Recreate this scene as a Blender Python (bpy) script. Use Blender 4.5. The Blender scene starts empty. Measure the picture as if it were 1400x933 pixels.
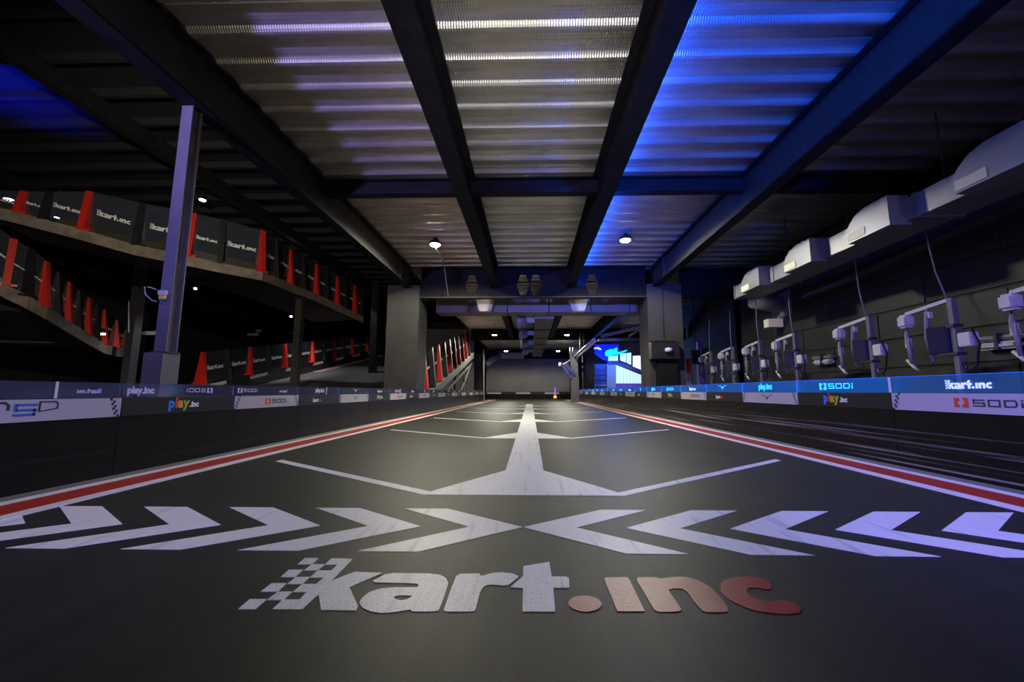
import bpy, bmesh, math, random
from mathutils import Vector, Matrix
from mathutils.geometry import tessellate_polygon
random.seed(7)
SC = bpy.context.scene
COL = SC.collection

# ------------------------------------------------------------------ camera
F, CX, CY, CAMZ = 544.4, 713.0, 466.5, 0.6      # focal length and principal point in 1400x933 pixels
_y = Vector((12, -69, -F)).normalized()
_u = Vector((-.0023, 1, 0)); _z = (_u - _u.dot(_y) * _y).normalized(); _x = _y.cross(_z)
M3 = Matrix((_x, _y, _z))                        # camera -> world
cam_d = bpy.data.cameras.new('camera'); cam = bpy.data.objects.new('camera', cam_d); COL.objects.link(cam)
cam_d.sensor_width = 36; cam_d.lens = F * 36 / 1400; cam_d.shift_x = -(CX - 700) / 1400
cam_d.clip_start = .02; cam_d.clip_end = 200
cam.matrix_world = Matrix.Translation((0, 0, CAMZ)) @ M3.to_4x4()
SC.camera = cam

def ray(px, py): return M3 @ Vector(((px - CX) / F, (CY - py) / F, -1))
O = Vector((0, 0, CAMZ))
def onz(px, py, Z=0.0): r = ray(px, py); return O + r * ((Z - CAMZ) / r.z)
def ony(px, py, Y): r = ray(px, py); return O + r * (Y / r.y)
def onx(px, py, X): r = ray(px, py); return O + r * (X / r.x)

# ------------------------------------------------------------------ world, exposure
w = bpy.data.worlds.new('world'); SC.world = w; w.use_nodes = True
w.node_tree.nodes['Background'].inputs[0].default_value = (.10, .11, .2, 1)
w.node_tree.nodes['Background'].inputs[1].default_value = .03
SC.view_settings.view_transform = 'Standard'; SC.view_settings.look = 'None'
SC.view_settings.gamma = 1; SC.view_settings.exposure = 0.0; SC.view_settings.use_curve_mapping = False

def light(name, kind, loc, energy, color, aim=None, size=.1, spot=150, blend=.6, size_y=None):
    d = bpy.data.lights.new(name, kind); d.energy = energy; d.color = color
    if kind == 'SPOT': d.spot_size = math.radians(spot); d.spot_blend = blend; d.shadow_soft_size = size
    elif kind == 'AREA':
        d.size = size
        if size_y: d.shape = 'RECTANGLE'; d.size_y = size_y
    else: d.shadow_soft_size = size
    o = bpy.data.objects.new(name, d); COL.objects.link(o); o.location = loc
    if size_y:                                     # strip: long side kept along the hall
        zd = (Vector(loc) - Vector(aim)).normalized(); yd = Vector((0, 1, 0)); o.rotation_euler = Matrix((yd.cross(zd), yd, zd)).transposed().to_euler()
    elif aim is not None:
        o.rotation_euler = (Vector(aim) - Vector(loc)).to_track_quat('-Z', 'Y').to_euler()
    return o
WARM = (1, .96, .74); WHITE = (.93, .93, 1); PURP = (.38, .30, 1); BLUE = (.0, .075, 1)
# unseen spots and strips for the hall light, partly added fill
light('spot_purple', 'SPOT', (-4.6, -2.0, 2.4), 3300, (.36, .29, 1), (-2.2, 4.2, 4.3), .1, 46, .9)
light('spot_purple', 'SPOT', (0.5, -2.2, 2.75), 900, (.30, .22, 1), (.2, 4.2, 4.35), .1, 42, .9)
light('upfill_warm', 'SPOT', (-2.85, .9, .8), 45, (1, .86, .66), (-1.7, 3.9, 4.1), .08, 95, .9)  # added fill out of view, lights the left deck pans from barrier height
light('upfill_warm', 'SPOT', (0.0, .1, .1), 400, (1, .97, .76), (0, 3.9, 4.1), .06, 40, .9)  # floor-level fill added to brighten the centre bay pans
light('fill_warm', 'SPOT', (0.0, -2.6, 1.4), 70, (1, .97, .80), (0, 4.6, 4.6), .1, 45, .9)  # made-up source behind the view for the centre bay highlight
light('spot_purple', 'SPOT', (-.6, -2.6, 2.2), 2300, (.23, .17, 1), (3.1, 3.2, .62), .12, 38, .9)
light('spot_purple', 'SPOT', (1.0, -2.6, 2.2), 850, (.36, .30, 1), (-3.3, 3.1, .62), .12, 42, .9)
light('spot_purple', 'SPOT', (3.6, -1.6, 2.0), 190, (.36, .30, 1), (5.0, 5.5, 2.9), .12, 65, .9)  # added to brighten the duct along the right wall
light('spot_blue', 'SPOT', (-5.6, .9, 2.6), 190, (.2, .17, 1), (-3.5, 3.8, 1.9), .12, 42, .9)
light('led_blue', 'AREA', (1.40, 1.6, 3.56), 130, BLUE, (1.75, 1.6, 4.6), .05, size_y=9.0)
light('led_blue', 'AREA', (1.40, 8.65, 3.56), 80, BLUE, (1.75, 8.65, 4.6), .05, size_y=4.6)
light('spot_blue', 'SPOT', (1.9, -2.0, 2.5), 6000, (.0, .09, 1), (2.1, 4.2, 4.35), .1, 42, .9)  # extra spot added to spread the blue over the whole bay
light('spot_blue', 'SPOT', (3.0, -1.2, 3.2), 160, (.03, .1, 1), (2.6, 3.4, 0), .1, 80, .9)
_b = onz(5, 105, 6.8)
light('spot_blue', 'SPOT', (_b.x - .6, _b.y - .4, 4.9), 1100, (.01, .02, 1), (_b.x - .6, _b.y + .2, 6.9), .15, 75, .9)
light('spot_purple', 'SPOT', (1.7, 7.2, 3.45), 130, (.30, .20, 1), (1.6, 7.0, 0), .06, 62, .8)  # added spot standing in for the neon's pool of light on the floor
light('ramp_flood', 'SPOT', (-4.4, 2.2, 4.0), 1700, (1, .88, .70), (-9.8, 12, 3.4), .12, 80, .9)

# ------------------------------------------------------------------ materials
def newmat(name):
    m = bpy.data.materials.new(name); m.use_nodes = True
    nt = m.node_tree; return m, nt, nt.nodes['Principled BSDF']
def mat(name, col, rough=.5, metal=0, spec=.5, noise=None, bump=None, emit=None, es=0):
    """noise=(scale, amount, (sx,sy,sz)) varies the colour; bump=(scale, strength)"""
    m, nt, b = newmat(name); N, L = nt.nodes, nt.links
    b.inputs['Base Color'].default_value = (*col, 1); b.inputs['Roughness'].default_value = rough
    b.inputs['Metallic'].default_value = metal; b.inputs['Specular IOR Level'].default_value = spec
    tc = N.new('ShaderNodeTexCoord')
    if noise:
        mp = N.new('ShaderNodeMapping'); mp.inputs['Scale'].default_value = noise[2] if len(noise) > 2 else (1, 1, 1)
        n = N.new('ShaderNodeTexNoise'); n.inputs['Scale'].default_value = noise[0]; n.inputs['Detail'].default_value = 5
        cr = N.new('ShaderNodeValToRGB'); a = noise[1]
        cr.color_ramp.elements[0].position = .3; cr.color_ramp.elements[1].position = .7
        cr.color_ramp.elements[0].color = (*[max(0, c * (1 - a)) for c in col], 1)
        cr.color_ramp.elements[1].color = (*[min(1, c * (1 + a)) for c in col], 1)
        L.new(tc.outputs['Object'], mp.inputs[0]); L.new(mp.outputs[0], n.inputs['Vector'])
        L.new(n.outputs['Fac'], cr.inputs[0]); L.new(cr.outputs[0], b.inputs['Base Color'])
    if bump:
        n2 = N.new('ShaderNodeTexNoise'); n2.inputs['Scale'].default_value = bump[0]; n2.inputs['Detail'].default_value = 3
        bp = N.new('ShaderNodeBump'); bp.inputs['Strength'].default_value = bump[1]; bp.inputs['Distance'].default_value = .01
        L.new(tc.outputs['Object'], n2.inputs['Vector']); L.new(n2.outputs['Fac'], bp.inputs['Height']); L.new(bp.outputs[0], b.inputs['Normal'])
    if emit: b.inputs['Emission Color'].default_value = (*emit, 1); b.inputs['Emission Strength'].default_value = es
    return m
def asphalt():
    m, nt, b = newmat('asphalt'); N, L = nt.nodes, nt.links
    tc = N.new('ShaderNodeTexCoord')
    def nz(scale, det, mscale=(1, 1, 1)):
        mp = N.new('ShaderNodeMapping'); mp.inputs['Scale'].default_value = mscale; L.new(tc.outputs['Object'], mp.inputs[0])
        n = N.new('ShaderNodeTexNoise'); n.inputs['Scale'].default_value = scale; n.inputs['Detail'].default_value = det
        L.new(mp.outputs[0], n.inputs['Vector']); return n
    big = nz(1.1, 5, (.8, 1.6, 1)); fine = nz(330, 3); tyre = nz(3.2, 4, (3.5, .35, 1))
    c1 = N.new('ShaderNodeValToRGB'); c1.color_ramp.elements[0].position = .3; c1.color_ramp.elements[1].position = .72
    c1.color_ramp.elements[0].color = (.016, .0155, .0135, 1); c1.color_ramp.elements[1].color = (.034, .033, .027, 1)
    L.new(big.outputs['Fac'], c1.inputs[0])
    mx = N.new('ShaderNodeMix'); mx.data_type = 'RGBA'; mx.blend_type = 'MULTIPLY'; mx.inputs['Factor'].default_value = .55
    c2 = N.new('ShaderNodeValToRGB'); c2.color_ramp.elements[0].position = .35; c2.color_ramp.elements[1].position = .65
    c2.color_ramp.elements[0].color = (.35, .35, .35, 1); c2.color_ramp.elements[1].color = (1.25, 1.25, 1.25, 1)
    L.new(fine.outputs['Fac'], c2.inputs[0]); L.new(c1.outputs[0], mx.inputs['A']); L.new(c2.outputs[0], mx.inputs['B'])
    m2 = N.new('ShaderNodeMix'); m2.data_type = 'RGBA'; m2.blend_type = 'MULTIPLY'; m2.inputs['Factor'].default_value = .5
    c3 = N.new('ShaderNodeValToRGB'); c3.color_ramp.elements[0].position = .36; c3.color_ramp.elements[1].position = .55
    c3.color_ramp.elements[0].color = (.5, .5, .5, 1); c3.color_ramp.elements[1].color = (1, 1, 1, 1)
    L.new(tyre.outputs['Fac'], c3.inputs[0]); L.new(mx.outputs['Result'], m2.inputs['A']); L.new(c3.outputs[0], m2.inputs['B'])
    L.new(m2.outputs['Result'], b.inputs['Base Color'])
    b.inputs['Roughness'].default_value = .52; b.inputs['Specular IOR Level'].default_value = .26
    bp = N.new('ShaderNodeBump'); bp.inputs['Strength'].default_value = .3; bp.inputs['Distance'].default_value = .002
    L.new(fine.outputs['Fac'], bp.inputs['Height']); L.new(bp.outputs[0], b.inputs['Normal'])
    return m
def paint(name, col, wear=.5, rough=.45, grain=0.0):
    """road paint with thin rubber scuffs; grain adds the coarse aggregate showing through"""
    m, nt, b = newmat(name); N, L = nt.nodes, nt.links
    tc = N.new('ShaderNodeTexCoord')
    mp = N.new('ShaderNodeMapping'); mp.inputs['Scale'].default_value = (9, .7, 1); mp.inputs['Rotation'].default_value = (0, 0, .55)
    n = N.new('ShaderNodeTexNoise'); n.inputs['Scale'].default_value = 3.0; n.inputs['Detail'].default_value = 6
    L.new(tc.outputs['Object'], mp.inputs[0]); L.new(mp.outputs[0], n.inputs['Vector'])
    cr = N.new('ShaderNodeValToRGB'); cr.color_ramp.elements[0].position = .30; cr.color_ramp.elements[1].position = .43
    cr.color_ramp.elements[0].color = (*[c * (1 - wear) for c in col], 1); cr.color_ramp.elements[1].color = (*col, 1)
    L.new(n.outputs['Fac'], cr.inputs[0])
    f = N.new('ShaderNodeTexNoise'); f.inputs['Scale'].default_value = 190; f.inputs['Detail'].default_value = 2
    L.new(tc.outputs['Object'], f.inputs['Vector'])
    c2 = N.new('ShaderNodeValToRGB'); c2.color_ramp.elements[0].position = .3; c2.color_ramp.elements[1].position = .48
    c2.color_ramp.elements[0].color = (1 - grain, 1 - grain, 1 - grain, 1); c2.color_ramp.elements[1].color = (1, 1, 1, 1)
    L.new(f.outputs['Fac'], c2.inputs[0])
    mx = N.new('ShaderNodeMix'); mx.data_type = 'RGBA'; mx.blend_type = 'MULTIPLY'; mx.inputs['Factor'].default_value = 1
    L.new(cr.outputs[0], mx.inputs['A']); L.new(c2.outputs[0], mx.inputs['B']); L.new(mx.outputs['Result'], b.inputs['Base Color'])
    b.inputs['Roughness'].default_value = rough
    bp = N.new('ShaderNodeBump'); bp.inputs['Strength'].default_value = .2 + grain * .6; bp.inputs['Distance'].default_value = .003
    L.new(f.outputs['Fac'], bp.inputs['Height']); L.new(bp.outputs[0], b.inputs['Normal'])
    return m
def barrier_mat(name, amount):
    """black plastic with long pale scuffs left by kart bumpers"""
    m, nt, b = newmat(name); N, L = nt.nodes, nt.links
    tc = N.new('ShaderNodeTexCoord')
    g = N.new('ShaderNodeNewGeometry')
    mp = N.new('ShaderNodeMapping'); mp.inputs['Scale'].default_value = (1, .2, 26); L.new(g.outputs['Position'], mp.inputs[0])
    n = N.new('ShaderNodeTexNoise'); n.inputs['Scale'].default_value = 1.6; n.inputs['Detail'].default_value = 3
    L.new(mp.outputs[0], n.inputs['Vector'])
    cr = N.new('ShaderNodeValToRGB'); cr.color_ramp.elements[0].position = .56; cr.color_ramp.elements[1].position = .70
    cr.color_ramp.elements[0].color = (0, 0, 0, 1); cr.color_ramp.elements[1].color = (amount, amount, amount, 1)
    L.new(n.outputs['Fac'], cr.inputs[0])
    sx = N.new('ShaderNodeSeparateXYZ'); L.new(g.outputs['Position'], sx.inputs[0])
    mr = N.new('ShaderNodeMapRange'); mr.inputs[1].default_value = .34; mr.inputs[2].default_value = .2; mr.inputs[3].default_value = 0; mr.inputs[4].default_value = 1
    L.new(sx.outputs[2], mr.inputs[0])
    mu = N.new('ShaderNodeMath'); mu.operation = 'MULTIPLY'; L.new(cr.outputs[0], mu.inputs[0]); L.new(mr.outputs[0], mu.inputs[1])
    mx = N.new('ShaderNodeMix'); mx.data_type = 'RGBA'; mx.inputs['A'].default_value = (.003, .003, .0035, 1); mx.inputs['B'].default_value = (.5, .46, .44, 1)
    L.new(mu.outputs[0], mx.inputs['Factor']); L.new(mx.outputs['Result'], b.inputs['Base Color'])
    b.inputs['Roughness'].default_value = .42; b.inputs['Specular IOR Level'].default_value = .2
    return m
def clear(name, tint, alpha=.85, gloss=.25, emit=None, es=0.0, haze=(.5, .55, .7), hz=.06):
    """clear plastic: see-through, glossy on top, faint haze, optional edge-lit glow"""
    m = bpy.data.materials.new(name); m.use_nodes = True; nt = m.node_tree; N, L = nt.nodes, nt.links
    N.remove(N['Principled BSDF']); out = N['Material Output']
    t = N.new('ShaderNodeBsdfTransparent'); t.inputs[0].default_value = (*tint, 1)
    g = N.new('ShaderNodeBsdfGlossy'); g.inputs['Roughness'].default_value = .08
    d = N.new('ShaderNodeBsdfDiffuse'); d.inputs[0].default_value = (*haze, 1)
    fr = N.new('ShaderNodeFresnel'); fr.inputs[0].default_value = 1.35
    a = N.new('ShaderNodeMixShader'); a.inputs[0].default_value = hz; L.new(t.outputs[0], a.inputs[1]); L.new(d.outputs[0], a.inputs[2])
    c = N.new('ShaderNodeMixShader'); L.new(fr.outputs[0], c.inputs[0]); L.new(a.outputs[0], c.inputs[1]); L.new(g.outputs[0], c.inputs[2])
    last = c
    if emit:
        e = N.new('ShaderNodeEmission'); e.inputs[0].default_value = (*emit, 1); e.inputs[1].default_value = es
        ad = N.new('ShaderNodeAddShader'); L.new(c.outputs[0], ad.inputs[0]); L.new(e.outputs[0], ad.inputs[1]); last = ad
    L.new(last.outputs[0], out.inputs[0]); return m
def emitm(name, col, s):
    m, nt, b = newmat(name); b.inputs['Base Color'].default_value = (*col, 1)
    b.inputs['Emission Color'].default_value = (*col, 1); b.inputs['Emission Strength'].default_value = s; return m
def deckmat():
    m, nt, b = newmat('galvanised_deck'); N, L = nt.nodes, nt.links
    b.inputs['Base Color'].default_value = (.34, .335, .31, 1); b.inputs['Metallic'].default_value = .85; b.inputs['Roughness'].default_value = .38
    tc = N.new('ShaderNodeTexCoord'); mp = N.new('ShaderNodeMapping'); mp.inputs['Scale'].default_value = (38, 26, 1)
    v = N.new('ShaderNodeTexVoronoi'); v.inputs['Randomness'].default_value = 0.0; v.inputs['Scale'].default_value = 1
    L.new(tc.outputs['Object'], mp.inputs[0]); L.new(mp.outputs[0], v.inputs['Vector'])
    bp = N.new('ShaderNodeBump'); bp.inputs['Strength'].default_value = .55; bp.inputs['Distance'].default_value = .01
    L.new(v.outputs['Distance'], bp.inputs['Height']); L.new(bp.outputs[0], b.inputs['Normal'])
    n = N.new('ShaderNodeTexNoise'); n.inputs['Scale'].default_value = 2.2; n.inputs['Detail'].default_value = 5
    mp2 = N.new('ShaderNodeMapping'); mp2.inputs['Scale'].default_value = (.5, 3, 1); L.new(tc.outputs['Object'], mp2.inputs[0]); L.new(mp2.outputs[0], n.inputs['Vector'])
    cr = N.new('ShaderNodeValToRGB'); cr.color_ramp.elements[0].color = (.5, .49, .45, 1); cr.color_ramp.elements[1].color = (.72, .70, .66, 1)
    cr.color_ramp.elements[0].position = .3; cr.color_ramp.elements[1].position = .7
    L.new(n.outputs['Fac'], cr.inputs[0]); L.new(cr.outputs[0], b.inputs['Base Color'])
    return m
MT = dict(
    asphalt=asphalt(), white=paint('white_paint', (.82, .81, .80), .32), wlogo=paint('white_logo_paint', (.82, .82, .82), .25, .42, .35),
    rlogo=paint('red_logo_paint', (.33, .022, .02), .3, .34, .45), redkerb=paint('red_kerb_paint', (.42, .022, .014), .25), greyp=paint('grey_edge_paint', (.20, .19, .19), .4),
    steel=mat('black_painted_steel', (.010, .010, .011), .65, 0, .12, (6, .3)), steelg=mat('grey_painted_steel', (.038, .036, .029), .55, 0, .25, (5, .25)),
    conc=mat('grey_concrete', (.042, .040, .043), .72, 0, .3, (3, .18), (60, .15)), concd=mat('dark_concrete', (.07, .068, .065), .75, 0, .3, (2, .2)),
    postp=mat('post_paint', (.12, .115, .125), .5, 0, .4, (5, .12)),
    deck=deckmat(), slab=mat('slab', (.03, .03, .03), .9), barL=barrier_mat('barrier_black', .02), barR=barrier_mat('barrier_black_scuffed', .55),
    bwhite=mat('white_banner', (.42, .41, .45), .5), bblack=mat('black_banner', (.012, .012, .014), .35),
    navy=mat('navy_print', (.015, .02, .05), .5), blue=mat('blue_print', (.01, .12, .42), .5), redp=mat('red_print', (.62, .05, .02), .5),
    orange=mat('orange_print', (.8, .33, .02), .5), green=mat('green_print', (.3, .5, .03), .5), bblue=mat('bright_blue_print', (.0, .22, .85), .5), wprint=mat('white_print', (.8, .8, .82), .5), lilac=mat('lilac_print', (.55, .52, .8), .5),
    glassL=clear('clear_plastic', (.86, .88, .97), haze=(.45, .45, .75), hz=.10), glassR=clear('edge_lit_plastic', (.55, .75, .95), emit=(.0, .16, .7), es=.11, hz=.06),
    smoke=clear('smoked_plastic', (.62, .64, .72), haze=(.25, .28, .36), hz=.10), fog=clear('pale_plastic', (.8, .84, .92), hz=.05),
    neon=emitm('edge_lit_lettering', (.02, .42, 1.0), 1.6), neonw=emitm('edge_lit_lettering_white', (.38, .48, 1.0), 1.3), edge=emitm('edge_lit_rim', (.0, .13, .9), .75), tape=mat('white_tape', (.62, .7, .66), .5),
    red=mat('red_post_plastic', (.60, .022, .012), .4), black=mat('black_plastic', (.014, .014, .016), .4), fascia=mat('brown_grey_steel', (.19, .165, .13), .6, 0, .3, (4, .3)),
    banner=mat('cream_banner', (.62, .56, .48), .5), galv=mat('duct_sheet', (.30, .30, .33), .45, .3, .5, (3, .1), (25, .04)), galvd=mat('duct_sheet_dull', (.22, .215, .215), .55, .25, .5, (3, .1)),
    cream=mat('cream_grille', (.85, .81, .62), .5), chrome=mat('bright_tube', (.8, .8, .84), .3, .35), wallt=mat('dark_wall_panel', (.028, .027, .021), .6, 0, .4, (2.5, .2)), joint=mat('wall_joint', (.015, .015, .014), .8),
    wallg=mat('grey_wall', (.18, .17, .17), .7, 0, .3, (.8, .12)), walld=mat('dark_wall', (.025, .025, .028), .8), hallc=mat('hall_ceiling_sheet', (.02, .02, .024), .8, 0, .1), purl=mat('purlin_steel', (.022, .022, .026), .7, 0, .1),
    whitep=mat('white_plastic', (.5, .5, .47), .4), greyt=mat('grey_hose', (.16, .16, .17), .45), ygrey=mat('pale_handle', (.5, .48, .38), .45), screen=mat('dark_screen', (.02, .02, .05), .2),
    lens=emitm('lamp_lens', (1, .97, .88), 40), lensb=emitm('lamp_lens_cool', (.85, .88, 1), 30), lit=emitm('lit_glazing', (.62, .84, .9), .75), litw=emitm('bright_window', (1, .99, .96), 1.15),
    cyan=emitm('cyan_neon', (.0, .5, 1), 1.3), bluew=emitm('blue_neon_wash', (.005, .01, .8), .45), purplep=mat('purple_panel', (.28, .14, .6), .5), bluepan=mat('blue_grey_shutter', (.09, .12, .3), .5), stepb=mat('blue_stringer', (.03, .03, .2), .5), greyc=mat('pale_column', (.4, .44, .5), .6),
    yellow=mat('yellow_print', (.8, .6, .03), .5), conew=mat('cone_orange', (.75, .1, .02), .5), ledv=emitm('cone_light_violet', (.3, .12, 1), .8), ledy=emitm('cone_light_amber', (1, .55, .05), 1.6),
)

# ------------------------------------------------------------------ mesh helpers
ORG = {}
def thing(name, label, cat, loc=(0, 0, 0), group=None, kind=None):
    o = bpy.data.objects.new(name, None); COL.objects.link(o); o.location = loc; o.empty_display_size = .1
    ORG[o] = Vector(loc); return tag(o, label, cat, group, kind)
def tag(o, label=None, cat=None, group=None, kind=None):
    if label: o['label'] = label
    if cat: o['category'] = cat
    if group: o['group'] = group
    if kind: o['kind'] = kind
    return o
def obj(name, me, parent=None, loc=(0, 0, 0)):
    o = bpy.data.objects.new(name, me); COL.objects.link(o); o.location = loc
    if parent: o.parent = parent
    return o
class MB:
    """collects world-space geometry for one mesh object"""
    def __init__(s): s.v = []; s.f = []; s.sm = []
    def add(s, v, f, smooth=False):
        n = len(s.v); s.v += [Vector(p) for p in v]; s.f += [tuple(i + n for i in q) for q in f]; s.sm += [smooth] * len(f); return s
    def box(s, a, b):
        (x0, y0, z0), (x1, y1, z1) = a, b
        x0, x1 = sorted((x0, x1)); y0, y1 = sorted((y0, y1)); z0, z1 = sorted((z0, z1))
        return s.add([(x0, y0, z0), (x1, y0, z0), (x1, y1, z0), (x0, y1, z0), (x0, y0, z1), (x1, y0, z1), (x1, y1, z1), (x0, y1, z1)],
                     [(0, 3, 2, 1), (4, 5, 6, 7), (0, 1, 5, 4), (1, 2, 6, 5), (2, 3, 7, 6), (3, 0, 4, 7)])
    def prism(s, loops, ext):
        """planar outline (first loop) with holes, extruded by vector ext"""
        loops = [[Vector(p) for p in l] for l in loops]; ext = Vector(ext)
        flat = [p for l in loops for p in l]; n = len(flat)
        tri = tessellate_polygon(loops)
        f = [tuple(t) for t in tri] + [tuple(i + n for i in reversed(t)) for t in tri]; k = 0
        for l in loops:
            m = len(l)
            for i in range(m): a, b = k + i, k + (i + 1) % m; f.append((a, b, b + n, a + n))
            k += m
        return s.add(flat + [p + ext for p in flat], f)
    def beam(s, p, q, w, h, up=(0, 0, 1)):
        """bar of width w, height h from p to q"""
        p, q = Vector(p), Vector(q); d = (q - p).normalized(); r = d.cross(Vector(up)).normalized() * (w / 2); u = r.cross(d).normalized() * (h / 2)
        v = [p - r - u, p + r - u, p + r + u, p - r + u, q - r - u, q + r - u, q + r + u, q - r + u]
        return s.add(v, [(0, 1, 2, 3), (7, 6, 5, 4), (0, 4, 5, 1), (1, 5, 6, 2), (2, 6, 7, 3), (3, 7, 4, 0)])
    def tube(s, pts, r, n=8):
        pts = [Vector(p) for p in pts]; v = []; f = []
        for i, p in enumerate(pts):
            d = (pts[min(i + 1, len(pts) - 1)] - pts[max(i - 1, 0)]).normalized()
            a = d.cross(Vector((0, 0, 1)) if abs(d.z) < .9 else Vector((1, 0, 0))).normalized(); b = d.cross(a)
            rr = r[i] if isinstance(r, (list, tuple)) else r
            v += [p + (a * math.cos(t) + b * math.sin(t)) * rr for t in [2 * math.pi * k / n for k in range(n)]]
        for i in range(len(pts) - 1):
            for k in range(n): f.append((i * n + k, i * n + (k + 1) % n, (i + 1) * n + (k + 1) % n, (i + 1) * n + k))
        f += [tuple(range(n - 1, -1, -1)), tuple((len(pts) - 1) * n + k for k in range(n))]
        return s.add(v, f, True)
    def lathe(s, c, prof, n=16):
        """profile (r, z) turned round the vertical axis through c"""
        c = Vector(c); v = []; f = []
        for r, z in prof: v += [c + Vector((r * math.cos(2 * math.pi * k / n), r * math.sin(2 * math.pi * k / n), z)) for k in range(n)]
        for i in range(len(prof) - 1):
            for k in range(n): f.append((i * n + k, i * n + (k + 1) % n, (i + 1) * n + (k + 1) % n, (i + 1) * n + k))
        f += [tuple(range(n - 1, -1, -1)), tuple((len(prof) - 1) * n + k for k in range(n))]
        return s.add(v, f, True)
    def mesh(s, name, m, org=(0, 0, 0), bevel=0):
        me = bpy.data.meshes.new(name); org = Vector(org)
        me.from_pydata([tuple(p - org) for p in s.v], [], s.f); me.materials.append(MT[m] if isinstance(m, str) else m)
        bm = bmesh.new(); bm.from_mesh(me)
        if bevel: bmesh.ops.bevel(bm, geom=bm.edges[:], offset=bevel, segments=2, affect='EDGES', clamp_overlap=True)
        bmesh.ops.recalc_face_normals(bm, faces=bm.faces[:]); bm.to_mesh(me); bm.free()
        if any(s.sm) and not bevel:
            me.polygons.foreach_set('use_smooth', [x and len(q) == 4 for x, q in zip(s.sm, s.f)])
        me.update(); return me
    def build(s, name, m, parent=None, bevel=0, base=True):
        """one mesh object; top-level objects get their origin at the base centre"""
        if parent is not None: org = ORG.get(parent, Vector((0, 0, 0))); loc = (0, 0, 0)
        else:
            xs = [p.x for p in s.v]; ys = [p.y for p in s.v]; zs = [p.z for p in s.v]
            org = Vector(((min(xs) + max(xs)) / 2, (min(ys) + max(ys)) / 2, min(zs))) if base else Vector((0, 0, 0)); loc = org
        o = obj(name, s.mesh(name, m, org, bevel), parent, loc); ORG[o] = org; return o

# ------------------------------------------------------------------ lettering as flat outlines: lists of loops in (u, v), height 1
Z9 = 1400 / 150.0
def zp(ox, pts): return [onz(ox + x / Z9, 755 + y / Z9) for x, y in pts]
def ell(cx, cy, rx, ry, n=28, rot=.06): return [(cx + rx * math.cos(t) * math.cos(rot) - ry * math.sin(t) * math.sin(rot), cy + rx * math.cos(t) * math.sin(rot) + ry * math.sin(t) * math.cos(rot)) for t in [2 * math.pi * k / n for k in range(n)]]
def smooth_loop(pts, it=2):
    for _ in range(it):
        out = []
        for i in range(len(pts)):
            a, b = pts[i], pts[(i + 1) % len(pts)]
            out += [a * .86 + b * .14, a * .14 + b * .86]
        pts = out
    return pts
LOGO_W = [   # white letters: checker squares, k, a, r, t
    (320, [[(905, 85), (1080, 85), (995, 165), (810, 165)]]), (320, [[(990, 165), (1165, 165), (1065, 245), (890, 245)]]),
    (320, [[(700, 235), (885, 235), (780, 328), (595, 328)]]), (320, [[(790, 328), (970, 328), (870, 418), (675, 418)]]),
    (320, [[(480, 408), (670, 408), (560, 515), (340, 515)]]), (320, [[(560, 515), (745, 515), (630, 622), (420, 622)]]),
    (320, [[(200, 612), (420, 612), (270, 740), (50, 740)]]), (320, [[(1240, 90), (1412, 92), (1330, 170), (1160, 170)]]),
    (320, [[(1065, 245), (1240, 245), (1145, 335), (965, 335)]]), (320, [[(870, 418), (1050, 418), (925, 520), (750, 520)]]),
    (320, [[(620, 618), (842, 616), (725, 742), (490, 740)]]),
    (320, [[(1400, 92), (1512, 98), (1235, 387), (1307, 350), (1537, 262), (1897, 275), (1472, 460), (1582, 700), (1557, 755), (1110, 750), (1080, 555), (1030, 590), (870, 742), (715, 742), (840, 615), (925, 520), (1050, 418), (1145, 335), (1240, 245), (1320, 170)]]),
    (460, [[(650, 278), (1180, 283), (1320, 300), (1395, 340), (1428, 400), (1395, 520), (1330, 700), (1300, 770), (965, 770), (945, 742), (760, 775), (600, 790), (440, 770), (330, 720), (290, 660), (320, 600), (420, 520), (560, 475), (760, 460), (1030, 462), (1052, 440), (1030, 415), (920, 408), (425, 395)],
           [(730, 590), (760, 570), (860, 562), (980, 570), (900, 615), (820, 628), (760, 615)]]),
    (590, [[(325, 290), (610, 282), (630, 318), (760, 280), (900, 268), (1040, 285), (1120, 322), (985, 430), (930, 440), (780, 425), (690, 435), (640, 480), (610, 560), (570, 720), (545, 770), (145, 772), (180, 680), (240, 500)]]),
    (690, [[(240, 190), (570, 135), (600, 322), (790, 325), (822, 350), (828, 465), (620, 468), (645, 770), (225, 770), (235, 470), (70, 462), (232, 320)]])]
LOGO_R = [   # red part: dot, i, n, c
    (690, [ell(1025, 670, 212, 104)]),
    (820, [[(55, 350), (80, 335), (350, 330), (385, 375), (575, 770), (230, 770), (190, 700)]]),
    (820, [[(455, 335), (700, 330), (775, 350), (960, 325), (1100, 328), (1250, 365), (1400, 450), (1507, 550), (1617, 690), (1647, 780), (1320, 780), (1200, 640), (1130, 530), (1060, 480), (960, 475), (870, 490), (960, 620), (1060, 770), (710, 780), (600, 580)]]),
    (960, [[(890, 430), (840, 365), (700, 335), (560, 318), (400, 335), (270, 370), (230, 430), (240, 520), (330, 610), (480, 690), (650, 755), (900, 795), (1100, 805), (1240, 790), (1275, 735), (1200, 680), (1060, 620), (960, 630), (840, 645), (700, 610), (600, 560), (570, 510), (600, 465), (700, 465), (800, 485), (870, 490)]])]
def logo_world(lst): return [[zp(ox, l) for l in loops] for ox, loops in lst]
LW, LR = logo_world(LOGO_W), logo_world(LOGO_R)
lx = [p.x for g in LW + LR for l in g for p in l]; ly = [p.y for g in LW + LR for l in g for p in l]
lx0, ly0, lh = min(lx), min(ly), max(ly) - min(ly)
def nrm(gs): return [[[((p.x - lx0) / lh, (p.y - ly0) / lh) for p in l] for l in g] for g in gs]
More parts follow.
